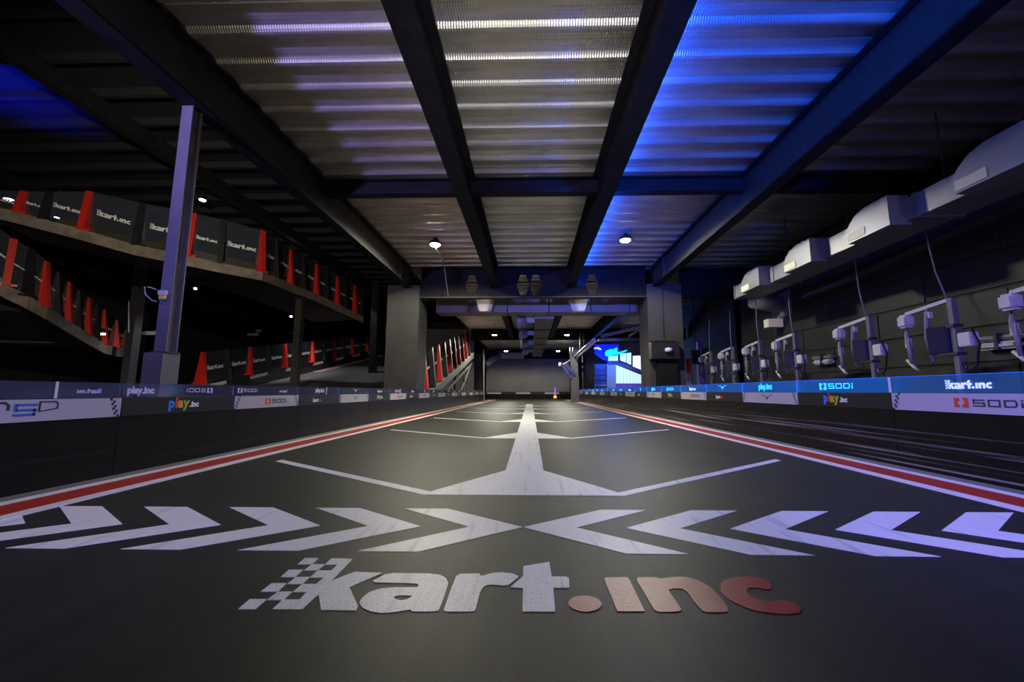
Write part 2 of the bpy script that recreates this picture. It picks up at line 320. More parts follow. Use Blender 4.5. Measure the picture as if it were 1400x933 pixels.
GL_KART = nrm(LW); GL_INC = nrm(LR); KART_LEN = (max(lx) - lx0) / lh * 1.0

_FC = {}
def font_glyph(txt, bold=.03, shear=0.0):
    """built-in font text as triangles in (u, v) with cap height 1"""
    key = (txt, bold, shear)
    if key in _FC: return _FC[key]
    cu = bpy.data.curves.new('t', 'FONT'); cu.body = txt; cu.size = 1; cu.offset = bold; cu.shear = shear; cu.resolution_u = 2; cu.fill_mode = 'FRONT'
    o = bpy.data.objects.new('t', cu); COL.objects.link(o)
    dg = bpy.context.evaluated_depsgraph_get(); me = o.evaluated_get(dg).to_mesh()
    v = [(p.co.x / .7, p.co.y / .7) for p in me.vertices]; f = [tuple(q.vertices) for q in me.polygons]
    o.evaluated_get(dg).to_mesh_clear(); bpy.data.objects.remove(o); bpy.data.curves.remove(cu)
    _FC[key] = (v, f); return v, f
def bars(*rs): return [[[(a, b), (c, b), (c, d), (a, d)]] for a, b, c, d in rs]
def shift(gs, dx, dy=0, k=1): return [[[(u * k + dx, v * k + dy) for u, v in l] for l in g] for g in gs]
T = .2
G_S = bars((0, 0, 1.5, T), (0, .4, 1.5, .4 + T), (0, .8, 1.5, 1), (0, .4, T, 1), (1.3, 0, 1.5, .6))
G_O = [[[(0, 0), (1.5, 0), (1.5, 1), (0, 1)], [(.24, .2), (1.26, .2), (1.26, .8), (.24, .8)]]]
G_D = [[[(0, 0), (1.25, 0), (1.5, .25), (1.5, .75), (1.25, 1), (0, 1)], [(.24, .2), (1.16, .2), (1.26, .3), (1.26, .7), (1.16, .8), (.24, .8)]]]
G_I = bars((0, 0, .26, .68), (0, .8, .26, 1.02))
GL_SODI = shift(G_S, 0) + shift(G_O, 1.85) + shift(G_D, 3.7) + shift(G_I, 5.55)
GL_MARK = [[[(0, 0), (.62, 0), (.3, .5), (.62, .75), (.5, 1), (0, 1)]], [[(.85, 0), (1.4, 0), (1.4, 1), (.8, 1), (1.08, .5), (.75, .25)]]]
GL_WING = [[[(-.9, .75), (-.25, .75), (0, .42), (.25, .75), (.9, .75), (.35, .52), (.12, .18), (0, .05), (-.12, .18), (-.35, .52)]], [[(-1.9, .95), (-.6, .9), (-1.05, .78)]], [[(1.9, .95), (.6, .9), (1.05, .78)]]]
GL_VEE = [[[(-.8, 1), (-.3, 1), (0, .45), (.3, 1), (.8, 1), (.15, 0), (-.15, 0)]]]
GL_P = [[[(0, 0), (0, 1), (1.2, 1), (1.5, .75), (1.5, .3), (1.3, .32), (1.3, .7), (1.1, .82), (.22, .82), (.22, 0)]]]
GL_S2 = shift(bars((0, 0, 1.5, T), (.2, .38, 1.55, .38 + T), (.2, .8, 1.6, 1), (.05, .4, .28, 1), (1.3, 0, 1.5, .55)), 0)
GL_D2 = [[[(0, .1), (0, 1), (1.2, 1), (1.4, .8), (1.4, .35), (1.2, .3)], [(.15, .22), (1.15, .4), (1.25, .5), (1.25, .75), (1.1, .88), (.15, .88)]]]

def flat(mb, gs, org, U, V, k, lift=.0006):
    """lay outlines on a surface: org + u*k*U + v*k*V, given a small thickness so the print is real"""
    U, V = Vector(U), Vector(V); n = U.cross(V).normalized() * lift
    for g in gs: mb.prism([[Vector(org) + U * (u * k) + V * (v * k) for u, v in l] for l in g], n)
    return mb
def flatfont(mb, txt, org, U, V, k, bold=.035, lift=.0008, shear=0):
    v, f = font_glyph(txt, bold, shear); U, V = Vector(U), Vector(V); n = U.cross(V).normalized() * lift
    mb.add([Vector(org) + U * (a * k) + V * (b * k) + n for a, b in v], f); return max(a for a, b in v) * k

# ------------------------------------------------------------------ floor and its paint
XL, XR = -2.98, 2.98
floor = MB().box((-22, -9, -.2), (9, 37, 0)).build('floor', 'asphalt', base=False); tag(floor, 'dark asphalt kart track floor', 'floor', kind='structure')
def mark(name, loops, m, z=.0015, label=None):
    o = MB().prism([[Vector((p[0], p[1], .0002)) for p in l] for l in loops], (0, 0, z)).build(name, m, floor)
    if label: o['label'] = label
    return o
for s, side in ((-1, 'left'), (1, 'right')):
    for a, b, m, nm in ((2.86, 2.985, 'greyp', 'grey_edge_strip'), (2.775, 2.86, 'white', 'white_edge_line'), (2.555, 2.775, 'redkerb', 'red_edge_line'), (2.465, 2.555, 'white', 'white_edge_line')):
        mark(nm, [[(s * a, -8), (s * b, -8), (s * b, 29), (s * a, 29)]], m, .004, 'painted line along the %s edge of the track' % side)
CH = [(-.624, .272), (-.392, .272), (0, 0), (-.39, -.283), (-.624, -.283), (-.238, 0)]
for i in range(6):
    for s in (-1, 1):
        # the paint stops at the kerb line
        x0 = -.034 + s * .455 * i
        mark('painted_chevron', [[(x0 - s * u, 1.86 + v) for u, v in CH]], 'white', .0015, 'white chevron painted on the asphalt')
SP = 2.82
for k in range(6):
    y = 2.41 + SP * k
    e = mark('grid_arrow_wing', [[(-.63, y), (.545, y), (2.19, y + 1.22), (2.19, y + 1.3), (.525, y + .075), (.098, y + .735), (-.187, y + .735), (-.605, y + .075), (-2.19, y + 1.16), (-2.2, y + 1.08)]], 'white', .0017, 'white winged start grid mark')
mark('centre_stripe', [[(-.19, 3.1), (.1, 3.1), (.1, 18.9), (-.19, 18.9)]], 'white', .0021, 'wide white centre stripe')
for gs, m, nm in ((LW, 'wlogo', 'white_letter'), (LR, 'rlogo', 'red_letter')):
    for g in gs:
        if len(g[0]) in (18, 24, 26) or (m == 'rlogo' and len(g[0]) == 20): g = [smooth_loop(l, 1) for l in g]
        sq = len(g[0]) == 4
        mark('checker_square' if sq else nm, g, m, .0022, 'white checker square of the floor lettering' if sq else ('white' if m == 'wlogo' else 'red') + ' painted floor letter')

# ------------------------------------------------------------------ ceiling deck (sheets of three ribs), slab, hall shell
DZ = 4.08
ceiling = MB().box((-3.6, -9, DZ + .1), (6.4, 34, DZ + .3)).build('ceiling', 'slab', base=False); tag(ceiling, 'concrete slab over corrugated steel deck', 'ceiling', kind='structure')
PIT = .3667
def sheet_mesh(w):
    """wide pans with narrow hanging ribs, a shallow stiffening groove in each pan, a dark lap joint at both ends"""
    prof = [(.006, .03), (.006, .002)]
    for r in range(3):
        o = r * PIT; e = 0 if r < 2 else -.006
        prof += [(o + .02, 0), (o + .10, .001), (o + .113, .007), (o + .126, .001), (o + .222, 0), (o + .234, -.004), (o + .262, -.045), (o + .272, -.05), (o + .312, -.05), (o + .322, -.045), (o + .350 + e, -.004)]
    prof += [(3 * PIT - .006, .002), (3 * PIT - .006, .03)]
    n = len(prof)
    mb = MB(); mb.add([(x, y, z) for x in (0, w) for y, z in prof], [(i, i + 1, i + 1 + n, i + n) for i in range(n - 1)], True)
    return mb.mesh('deck_sheet', 'deck')
Y0 = 3.16 - 3 * PIT * 10          # rib phase read off the photograph
for x0, x1 in ((-3.46, -1.0), (-1.0, 1.14), (1.14, 3.5), (3.5, 6.35)):
    me = sheet_mesh(x1 - x0)
    for k in range(3, 40):
        o = obj('deck_sheet', me, ceiling, (x0, Y0 + k * 3 * PIT, DZ + .051))
MB().box((-22, -9, 6.9), (-3.46, 37, 7.1)).build('ceiling_hall', 'hallc', base=False)
tag(bpy.data.objects['ceiling_hall'], 'high dark sheet ceiling of the ramp hall', 'ceiling', kind='structure')
hc = bpy.data.objects['ceiling_hall']; ORG[hc] = Vector((0, 0, 0))
for k in range(26): MB().box((-22, 2 + k * .9, 6.72), (-3.6, 2.09 + k * .9, 6.9)).build('purlin', 'purl', hc)
for x in (-9.2, -15): MB().box((x, -6, 6.35), (x + .22, 36, 6.72)).build('rafter', 'steel', hc)
def struct(name, mb, m, label):
    o = mb.build(name, m, base=False); ORG[o] = Vector((0, 0, 0)); return tag(o, label, 'wall', kind='structure')
struct('wall_left', MB().box((-22.3, -9, 0), (-22, 37, 7)), 'walld', 'dark far left hall wall')
struct('wall_back', MB().box((-22, 36, 0), (9, 36.3, 7)), 'walld', 'dark rear hall wall')
struct('wall_front', MB().box((-22, -9.3, 0), (9, -9, 7)), 'walld', 'dark wall behind the camera')
struct('wall_edge', MB().box((-3.6, -9, DZ + .3), (-3.4, 36, 6.9)), 'walld', 'dark upstairs wall above the deck edge')
WX = 6.35
wr = struct('wall_right', MB().box((WX, -9, 0), (WX + .3, 12.3, DZ + .1)), 'joint', 'dark panelled wall behind the service posts')
for r in range(8):
    for c in range(9):
        y = -5.6 + c * 2.0 + (r % 2) * .9
        if y + 1.98 > 12.25: continue
        MB().box((WX - .02, y, .02 + r * .5), (WX, y + 1.975, .5 + r * .5 - .025)).build('wall_panel', 'wallt', wr)
struct('wall_far_right', MB().box((8.7, 12, 0), (9, 37, 7)), 'walld', 'dark wall at the far right end')
struct('wall_return', MB().box((WX, 12.0, 0), (8.7, 12.3, DZ)), 'walld', 'short dark return wall at the right')

# ------------------------------------------------------------------ steel frame
def ibeam(mb, x, y0, y1, zb, zt, w, tf=.03, tw=.03):
    mb.box((x - w / 2, y0, zb), (x + w / 2, y1, zb + tf)); mb.box((x - w / 2, y0, zt - tf), (x + w / 2, y1, zt)); mb.box((x - tw / 2, y0, zb + tf), (x + tw / 2, y1, zt - tf)); return mb
BZ = 3.5
BEAMS = [(-3.45, .2, 'outermost long steel roof beam on the left, over the purple post'), (-1.0, .225, 'long steel roof beam left of the centre bay'), (1.14, .225, 'long steel roof beam between the grey and blue bays'), (3.5, .2, 'long steel roof beam right of the blue bay, above the duct')]
for x, wd, lab in BEAMS:
    t = thing('roof_beam', lab, 'beam', (x, 1.5, BZ), 'long roof beams of the near bay')
    MB().box((x - wd / 2, -8.5, BZ), (x + wd / 2, 10.97, BZ + .03)).build('bottom_flange', 'steel', t)
    MB().box((x - .015, -8.5, BZ + .03), (x + .015, 10.97, DZ - .03)).build('web', 'steelg' if abs(x) > 3 else 'steel', t)
    MB().box((x - wd / 2, -8.5, DZ - .03), (x + wd / 2, 10.97, DZ - .001)).build('top_flange', 'steel', t)
    if abs(x) > 3:
        s = -1 if x > 0 else 1
        MB().box((x + s * .015, 10.0, BZ + .03), (x + s * .09, 10.03, DZ - .03)).build('stiffener', 'steelg', t)
xs = [-3.45, -1.0, 1.14, 3.5, WX]
names = ['in the left grey bay', 'in the centre bay', 'in the blue bay', 'in the bay above the duct']
for i in range(4):
    mb = MB(); a, b = xs[i] + .02, xs[i + 1] - .02
    mb.box((a, 6.12, 3.82), (b, 6.28, 3.84)); mb.box((a, 6.12, DZ - .02), (b, 6.28, DZ - .001)); mb.box((a, 6.19, 3.84), (b, 6.205, DZ - .02))
    tag(mb.build('cross_beam', 'steel'), 'black cross beam under the deck ' + names[i], 'beam', 'cross beams')
# castellated girder with hexagonal openings
gy = 11.0
gt = thing('castellated_girder', 'deep dark girder with hexagonal openings across the track', 'girder', (0, gy, 3.24))
def hexa(cx, cz, w=.18, h=.3): return [(cx - w, gy, cz), (cx - w * .45, gy, cz + h), (cx + w * .45, gy, cz + h), (cx + w, gy, cz), (cx + w * .45, gy, cz - h), (cx - w * .45, gy, cz - h)]
holes = [hexa(x, 3.595) for x in (-1.66, -.2, .165, 1.75)]
MB().prism([[(-3.11, gy, 3.24), (3.245, gy, 3.24), (3.245, gy, DZ - .004), (-3.11, gy, DZ - .004)]] + holes, (0, .02, 0)).build('web', 'steel', gt)
MB().box((-3.11, gy - .1, 3.215), (3.245, gy + .14, 3.24)).build('bottom_flange', 'steelg', gt)
MB().box((-3.11, gy - .1, DZ - .02), (3.245, gy + .14, DZ - .004)).build('top_flange', 'steel', gt)
tag(MB().box((4.205, gy, 3.24), (6.3, gy + .02, DZ - .004)).box((4.205, gy - .1, 3.215), (6.3, gy + .14, 3.24)).build('side_girder', 'steel'), 'dark girder from the right column to the panelled wall', 'girder')
for x in (-2.5, 2.55): MB().prism([[(x, gy - .001, 3.24), (x, gy - .001, 3.5), (x + .02, gy - .001, 3.5), (x + .02, gy - .001, 3.24)]], (0, -.08, 0)).build('stiffener', 'steel', gt)
for yy, lab in ((22.0, 'second dark girder further down the track'),):
    mb = MB().box((-3.3, yy, 3.48), (8.6, yy + .02, DZ - .004)).box((-3.3, yy - .1, 3.45), (8.6, yy + .14, 3.48)); tag(mb.build('rear_girder', 'steel'), lab, 'girder')
for x, lab in ((-1.0, 'far roof beam behind the girder, left of centre'), (1.14, 'far roof beam behind the girder, right of centre'), (3.5, 'far roof beam behind the girder, at the right')):
    tag(ibeam(MB(), x, 11.15, 21.9, BZ, DZ - .001, .22).build('roof_beam', 'steel'), lab, 'beam')
# clad columns
for x0, x1, lab in ((-4.02, -3.115, 'square grey clad column left of the track'), (3.25, 4.2, 'square grey clad column right of the track, carrying dark control gear')):
    t = thing('column', lab, 'column', ((x0 + x1) / 2, 11.35, 0))
    MB().box((x0, 10.88, 0), (x1, 11.8, 3.58)).build('shaft', 'conc', t, bevel=.012)
    if x0 < 0: MB().box((x0 + .3, 10.9, 3.58), (x1 - .2, 11.6, 3.75)).build('beam_seat', 'steel', t)
tag(MB().tube([ony(906, 392, 10.86), ony(906, 420, 10.86), ony(908, 462, 10.86)], .012, 6).build('conduit', 'steelg'), 'thin conduit running down the right column', 'conduit')
cg = thing('control_cabinet', 'dark control gear frame hung on the right column', 'cabinet', ony(908, 480, 10.8))
a, b = ony(887, 468, 10.84), ony(926, 492, 10.84)
MB().box((a.x, 10.62, b.z), (b.x, 10.87, a.z)).build('body', 'black', cg, bevel=.01)
MB().box((a.x - .05, 10.6, a.z), (b.x - .15, 10.87, a.z + .03)).build('lid', 'steelg', cg)
p = ony(914, 479, 10.6); MB().lathe((p.x, 10.6, p.z - .06), [(.02, 0), (.1, .02), (.1, .1), (.03, .13)], 12).build('beacon', 'lilac', cg)
for q in (893, 899, 904): MB().beam(ony(q, 474, 10.6), ony(q + 6, 488, 10.6), .02, .02).build('cable_clip', 'steelg', cg)
MB().box((ony(897, 492, 10.8).x, 10.72, .75), (ony(924, 492, 10.8).x, 10.87, b.z)).build('lower_panel', 'steel', cg)

# post with plinth in front of the ramps
px0, px1 = ony(211, 470, 3.66).x, ony(227.5, 470, 3.66).x; pz = ony(206, 482, 3.62).z
t = thing('steel_post', 'purple-lit steel post rising from a plinth to the left roof beam', 'post', ((px0 + px1) / 2, 3.72, pz))
MB().box((px0, 3.66, pz + .012), (px1, 3.672, BZ)).build('front_flange', 'postp', t)
MB().box((px0, 3.772, pz + .012), (px1, 3.784, BZ)).build('rear_flange', 'postp', t)
MB().box((px1 - .05, 3.672, pz + .012), (px1 - .04, 3.772, BZ)).build('web', 'fascia', t)
MB().box((px0 - .02, 3.64, pz), (px1 + .02, 3.804, pz + .012)).build('base_plate', 'steelg', t)
tag(MB().box((ony(193.5, 500, 3.62).x, 3.62, 0), (ony(220, 500, 3.62).x, 3.82, pz)).build('plinth', 'postp', bevel=.006), 'square concrete plinth under the purple-lit steel post', 'plinth')
t = thing('bracket_camera', 'small camera on a thin arm fixed to the purple-lit post', 'lamp', ony(208, 396, 3.6))  # the bracket holds a small camera and gives no light
MB().tube([ony(214, 396, 3.605), ony(205, 393, 3.6), ony(197, 392, 3.6), ony(199, 403, 3.6), ony(208, 411, 3.61), ony(214, 412.5, 3.61)], .006, 6).build('arm', 'whitep', t)
MB().box(ony(220, 398, 3.60), ony(225, 403, 3.57)).build('head', 'whitep', t); MB().box(ony(220, 404, 3.60), ony(224.5, 409, 3.58)).build('warning_tag', 'yellow', t)

# ------------------------------------------------------------------ track barriers: one module with banner and clear screen each
def banner_art(kind, t, X, s, y0, L, zb, zt):
    """s=+1 right side (reads from far to near), -1 left side (reads from near to far)"""
    U = Vector((0, -1, 0)) if s > 0 else Vector((0, 1, 0)); V = Vector((0, 0, 1)); h = zt - zb
    fx = X - s * .0065                               # face of the banner, towards the track
    def at(u, v): return Vector((fx, (y0 + L - u) if s > 0 else (y0 + u), zb + v))
    W = kind in ('sodi', 'wings', 'vee', 'psd')
    MB().box((X - s * .0005, y0 + .004, zb), (X - s * .006, y0 + L - .004, zt)).build('banner', 'bwhite' if W else 'bblack', t)
    def put(nm, gs, m, u, v, k): flat(MB(), gs, at(u, v), U, V, k).build(nm, m, t)
    if kind == 'sodi': put('emblem', GL_MARK, 'redp', L * .42, h * .27, h * .5); put('lettering', GL_SODI, 'navy', L * .42 + h * .9, h * .34, h * .36)
    if kind == 'wings': put('emblem', GL_WING, 'navy', L * .5, h * .25, h * .55)
    if kind == 'vee': put('emblem', GL_VEE, 'navy', L * .5, h * .25, h * .55)
    if kind == 'psd':
        put('letter', GL_P, 'navy', .377, .046, .074); put('letter', GL_S2, 'blue', .503, .034, .072); put('letter', GL_D2, 'navy', .622, .046, .074)
    if kind == 'play':
        u = L * .34
        for ch, m in (('p', 'bblue'), ('l', 'redp'), ('a', 'orange'), ('y', 'green'), ('.inc', 'wprint')):
            k = .6 * h if ch != '.inc' else .36 * h
            mb = MB(); wd = flatfont(mb, ch, at(u, h * .36), U, V, k, .05); mb.build('letter', m, t); u += wd + .004
    if kind == 'ikart':
        put('lettering', GL_KART, 'wprint', L * .3, h * .25, h * .42); put('lettering', GL_INC, 'redp', L * .3, h * .25, h * .42)
    if W:                                            # chequered ends
        for e in (0, 1):
            gs = []
            for r in range(8):
                for c in range(2):
                    if (r + c) % 2: continue
                    q = h / 8; uu = c * q + r * q * .35; gs += bars((uu, r * q, uu + q, r * q + q))
            if e: gs = [[[(L - .012 - u, v) for u, v in l] for l in g] for g in gs]
            else: gs = [[[(u + .006, v) for u, v in l] for l in g] for g in gs]
            flat(MB(), gs, at(0, 0), U, V, 1).build('chequer', 'bblack', t)
def glass_art(kind, t, X, s, y0, L, zb, zt):
    U = Vector((0, -1, 0)) if s > 0 else Vector((0, 1, 0)); V = Vector((0, 0, 1)); h = zt - zb
    def at(u, v): return Vector((X - s * .0035, (y0 + L - u) if s > 0 else (y0 + u), zb + v))
    m = 'neon' if s > 0 else 'lilac'
    if kind == 'ikart': flat(MB(), GL_KART + GL_INC, at(L * .38, h * .2), U, V, h * .52).build('etched_lettering', 'neonw' if s > 0 else m, t)
    if kind == 'sodi': flat(MB(), shift(GL_MARK, 0, 0, 1.3) + shift(GL_SODI, 2.3, .2), at(L * .3, h * .2), U, V, h * .42).build('etched_lettering', m, t)
    if kind == 'play': mb = MB(); flatfont(mb, 'play.inc', at(L * .35, h * .32), U, V, h * .55, .05); mb.build('etched_lettering', m, t)
    if kind == 'wings': flat(MB(), GL_WING, at(L * .5, h * .25), U, V, h * .6).build('etched_lettering', m, t)
    if kind == 'vee': flat(MB(), GL_VEE, at(L * .5, h * .2), U, V, h * .6).build('etched_lettering', m, t)
DESC = dict(sodi='white banner with red emblem', play='black banner with coloured lettering', wings='white banner with winged emblem', ikart='black banner with white and red lettering', vee='white banner with V emblem', psd='white banner with blue S letter')
ORD = ['nearest', 'second', 'third', 'fourth', 'fifth', 'sixth', 'seventh', 'eighth', 'ninth', 'tenth', 'eleventh', 'twelfth', 'thirteenth', 'fourteenth', 'fifteenth', 'sixteenth', 'seventeenth', 'eighteenth', 'nineteenth', 'twentieth']
def ordn(i): return ORD[i] if i < 20 else 'twenty-' + ['first', 'second', 'third', 'fourth', 'fifth', 'sixth', 'seventh', 'eighth', 'ninth'][i - 20]
def run(s):
    X = XL if s < 0 else XR; L = 1.117 if s < 0 else 1.16; y = 2.87 if s < 0 else 3.38
    zt, zb, zg = (.555, .42, .66) if s < 0 else (.592, .455, .717)
    cyc = ['psd', 'play', 'sodi', 'ikart', 'wings', 'play', 'sodi', 'ikart', 'vee', 'play'] if s < 0 else ['sodi', 'play', 'wings', 'ikart', 'sodi', 'play', 'vee', 'ikart']
    gl = ['vee', 'play', 'sodi', 'play', 'wings', 'ikart', 'sodi', 'ikart', 'vee', 'play'] if s < 0 else ['ikart', 'sodi', 'play', 'wings', 'ikart', 'sodi', 'play', 'vee']
    y -= 3 * L; n = 24
    for i in range(n):
        y0 = y + i * L; j = i - 2; kind = cyc[j % len(cyc)] if j >= 0 else ('play' if j == -1 else 'sodi')
        side = 'left' if s < 0 else 'right'
        vis = j >= 0
        lab = '%s track barrier module on the %s side, %s' % (ordn(j), side, DESC[kind]) if vis else 'track barrier module beside the camera on the %s side, %s' % (side, DESC[kind])
        t = thing('track_barrier', lab, 'barrier', (X + s * .05, y0 + L / 2, 0), 'barrier modules along the %s edge' % side)
        MB().prism([[(X, y0 + .002, 0), (X + s * .11, y0 + .002, 0), (X + s * .11, y0 + .002, zt - .02), (X + s * .09, y0 + .002, zt), (X + s * .005, y0 + .002, zt), (X, y0 + .002, zt - .005)]], (0, L - .004, 0)).build('body', 'barL' if s < 0 else 'barR', t)
        banner_art(kind, t, X, s, y0, L, zb, zt - .004)
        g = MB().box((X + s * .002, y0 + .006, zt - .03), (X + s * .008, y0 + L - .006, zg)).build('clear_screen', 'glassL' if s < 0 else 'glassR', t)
        if s > 0:
            MB().box((X + s * .001, y0 + .006, zg), (X + s * .009, y0 + L - .006, zg + .003)).build('screen_rim', 'edge', t)
            MB().box((X + s * .0005, y0 + .004, zt), (X + s * .009, y0 + .022, zg)).build('screen_rim', 'edge' if j != 1 else 'tape', t)
        elif j in (0, 3, 6): MB().box((X + s * .0, y0 + .7, zt), (X + s * .009, y0 + .715, zg)).build('joint_tape', 'tape', t)
        if vis and j < 16 and not (s < 0 and j < 3): glass_art(gl[j % len(gl)], t, X, s, y0, L, zt, zg)
        if s < 0 and j < 3:                      # etched words of the nearest left screens, two of them seen from behind
            for ya, kd, mir, hh in {0: [(2.57, 'ikart', 1, .034)], 1: [(2.90, 'play', 0, .05), (3.41, 'sodi', 1, .035)], 2: [(4.02, 'sodi', 0, .036), (4.7, 'ikart', 1, .034)]}.get(j, []):
                Uv = Vector((0, -1, 0)) if mir else Vector((0, 1, 0)); mb = MB()
                wd = {'ikart': KART_LEN * hh, 'sodi': 8.2 * hh, 'play': 0}[kd]; org = Vector((X + .0035, ya + (wd if mir else 0), zt + .03))
                if kd == 'play': flatfont(mb, 'play.inc', org, Uv, Vector((0, 0, 1)), hh, .05)
                else: flat(mb, GL_KART + GL_INC if kd == 'ikart' else shift(GL_MARK, 0, 0, 1.3) + shift(GL_SODI, 2.3, .2), org, Uv, Vector((0, 0, 1)), hh)
                mb.build('etched_lettering', 'lilac', t)
run(-1); run(1)
# barrier across the far end
for i in range(9):
    x0 = -4.6 + i * 1.15
    t = thing('end_barrier', ordn(i).replace('nearest', 'leftmost') + ' barrier module across the far end of the track' + (' from the left' if i else ''), 'barrier', (x0 + .57, 32.05, 0), 'barrier modules across the far end')
    MB().box((x0, 32, 0), (x0 + 1.14, 32.12, .57)).build('body', 'barL', t)
    MB().box((x0 + .01, 31.99, .4), (x0 + 1.13, 32, .53)).build('banner', 'bwhite' if i % 2 else 'bblack', t)
c = thing('track_cone', 'striped marker cone with amber and violet lights at the far end', 'cone', (onz(759, 547).x, onz(759, 547).y, 0))
p = ORG[c]
MB().box((p.x - .17, p.y - .17, 0), (p.x + .17, p.y + .17, .04)).build('foot', 'black', c)
for z0, prof, nm, m in ((.04, [(.13, 0), (.11, .12)], 'lower_cone', 'conew'), (.16, [(.11, 0), (.1, .12)], 'amber_band', 'ledy'), (.28, [(.1, 0), (.08, .16)], 'lower_cone', 'conew'), (.44, [(.08, 0), (.03, .4), (.02, .44)], 'violet_tip', 'ledv')):
    MB().lathe(p + Vector((0, 0, z0)), prof, 14).build(nm, m, c)

# ------------------------------------------------------------------ lamps
def lamp(px, py, Y, lab, energy, col=WARM, r=.06, aim=None, spot=172, cool=False, on_deck=True, group='flood lamps'):
    p = ony(px, py, Y)
    t = thing('flood_lamp', lab, 'lamp', p, group)
    MB().lathe(p, [(r * 1.15, -.012), (r * 1.2, 0), (r * 1.1, .05), (r * .5, .1), (r * .5, .14)], 14).build('housing', 'black', t)
    MB().lathe(p + Vector((0, 0, -.05)), [(r * .35, -.0), (r * .8, .012), (r, .04)], 14).build('lens', 'lensb' if cool else 'lens', t)
    top = DZ if on_deck else 6.895
    if p.z + .14 < top: MB().tube([p + Vector((0, 0, .14)), (p.x, p.y, top)], .008, 6).build('drop_rod', 'steelg', t)
    q = p + Vector((0, 0, -.07))
    light('flood_beam', 'SPOT', q, energy, col, q + Vector((0, -.02, -1)) if aim is None else aim, r, spot, .3)
    return t
lamp(595, 334, 8.75, 'bright flood lamp on a bent arm, left grey bay', 800, r=.12)
lamp(855, 328, 8.6, 'bright flood lamp under the blue-lit deck', 680, r=.12)
t = thing('lamp_arm', 'thin pale bent conduit from the girder to the left flood lamp', 'conduit', ony(613, 403, 10.85))
MB().tube([ony(596, 340, 8.9), ony(603, 350, 9.6), ony(607, 362, 10.3), ony(610, 385, 10.8), ony(613, 405, 10.87)], .014, 6).build('tube', 'whitep', t)
lamp(676, 458, 20, 'far flood lamp left of the centre duct', 520, r=.12); lamp(775, 458, 20, 'far flood lamp right of the centre duct', 520, r=.12)
lamp(692, 480, 28, 'farthest flood lamp on the left, above the grey end wall', 480, r=.14); lamp(763, 480, 28, 'farthest flood lamp on the right, above the grey end wall', 480, r=.14)
lamp(277, 273, 11.6, 'bright lamp high above the ramp, right of the purple-lit post', 400, WHITE, .09, spot=95, cool=True, on_deck=False)
lamp(399, 345, 15.2, 'lamp above the middle of the upper ramp fence', 250, WHITE, .07, spot=95, cool=True, on_deck=False)
lamp(480, 390, 19, 'lamp above the far end of the upper ramp fence', 250, WHITE, .07, spot=95, cool=True, on_deck=False)
lamp(12, 272, 10.6, 'lamp behind the upper ramp fence at the left picture edge', 250, WHITE, .1, spot=95, cool=True, on_deck=False)
lamp(76, 297, 10.9, 'small lamp shining through the upper fence, left', 40, WHITE, .08, spot=95, cool=True, on_deck=False)
def wall_lamp(px, py, Y, lab, e):
    p = ony(px, py, Y); t = thing('spot_lamp', lab, 'lamp', p, 'spot lamps under the ramps')
    MB().tube([p + Vector((0, 0, .02)), p + Vector((0, 0, .18))], .05, 10).build('housing', 'black', t)
    MB().lathe(p + Vector((0, 0, -.03)), [(.03, 0), (.05, .02), (.055, .05)], 12).build('lens', 'lensb', t)
    light('spot_beam', 'SPOT', p + Vector((0, 0, -.05)), e, WHITE, p + Vector((-.25, .3, -1)), .05, 112, .6)
for a in ((267, 395, 14.5, 'small lamp under the upper ramp, right of the purple-lit post', 320), (398, 433, 18, 'small lamp under the upper ramp beside the thin post', 320), (141, 457, 12.6, 'small lamp on the lower ramp fence', 60)): wall_lamp(*a)
# lamps of the same row behind the camera
for x in (-2.0, 2.0):
    q = Vector((x, -2.4, 3.3)); t = thing('flood_lamp', 'flood lamp behind the camera, %s row' % ('left' if x < 0 else 'right'), 'lamp', q, 'flood lamps')
    MB().lathe(q, [(.07, -.012), (.072, 0), (.066, .05), (.03, .1), (.03, DZ - 3.3)], 14).build('housing', 'black', t)
    MB().lathe(q + Vector((0, 0, -.05)), [(.02, 0), (.05, .012), (.06, .04)], 14).build('lens', 'lens', t)
    light('flood_beam', 'SPOT', q + Vector((0, 0, -.07)), 75, WARM, q + Vector((-x * .3, 1.2, -1)), .06, 165, .5)

# ------------------------------------------------------------------ ducts
t = thing('supply_duct', 'pale sheet metal duct with bulging outlets along the right wall', 'duct', (5.1, 6, 2.78))
for i in range(5):
    y = 3.45 + i * 1.5 - 1.5
    MB().box((4.9, y, 2.8), (5.45, y + 1.46, 3.1)).build('duct_length', 'galv', t, bevel=.006)
    MB().box((4.885, y + 1.43, 2.785), (5.465, y + 1.49, 3.115)).build('joint_collar', 'galvd', t)
for i, yb in enumerate((3.9, 5.4, 6.87, 8.38)):
    y1, y0 = yb + .36, yb - .34                      # far end rounded, near end square
    prof = [(y1, 2.76), (y1 + .02, 2.92), (y1 - .05, 3.02), (y1 - .17, 3.12), (y1 - .34, 3.165), (y0, 3.165), (y0, 2.76)]
    b = MB().prism([[(4.69, y, z) for y, z in prof]], (.28, 0, 0)).build('outlet', 'galv', t)
    MB().box((4.682, y1 - .32, 2.785), (4.69, y1 - .015, 2.9)).build('grille', 'cream', b)
for y in (2.6, 4.1, 5.6, 7.1): MB().tube([(5.1, y + .62, 3.1), (5.1, y + .62, DZ)], .008, 6).build('hanger', 'steelg', t)
tag(MB().tube([onx(1420, 266, 5.75), onx(1300, 320, 5.75), onx(1190, 370, 5.75), onx(1100, 405, 5.75)], .07, 12).build('dark_pipe', 'steelg'), 'thick dark pipe running below the pale duct', 'pipe')
t = thing('cross_duct', 'wide rectangular duct crossing behind the girder with two flared outlets', 'duct', (0, 12.4, 2.85))
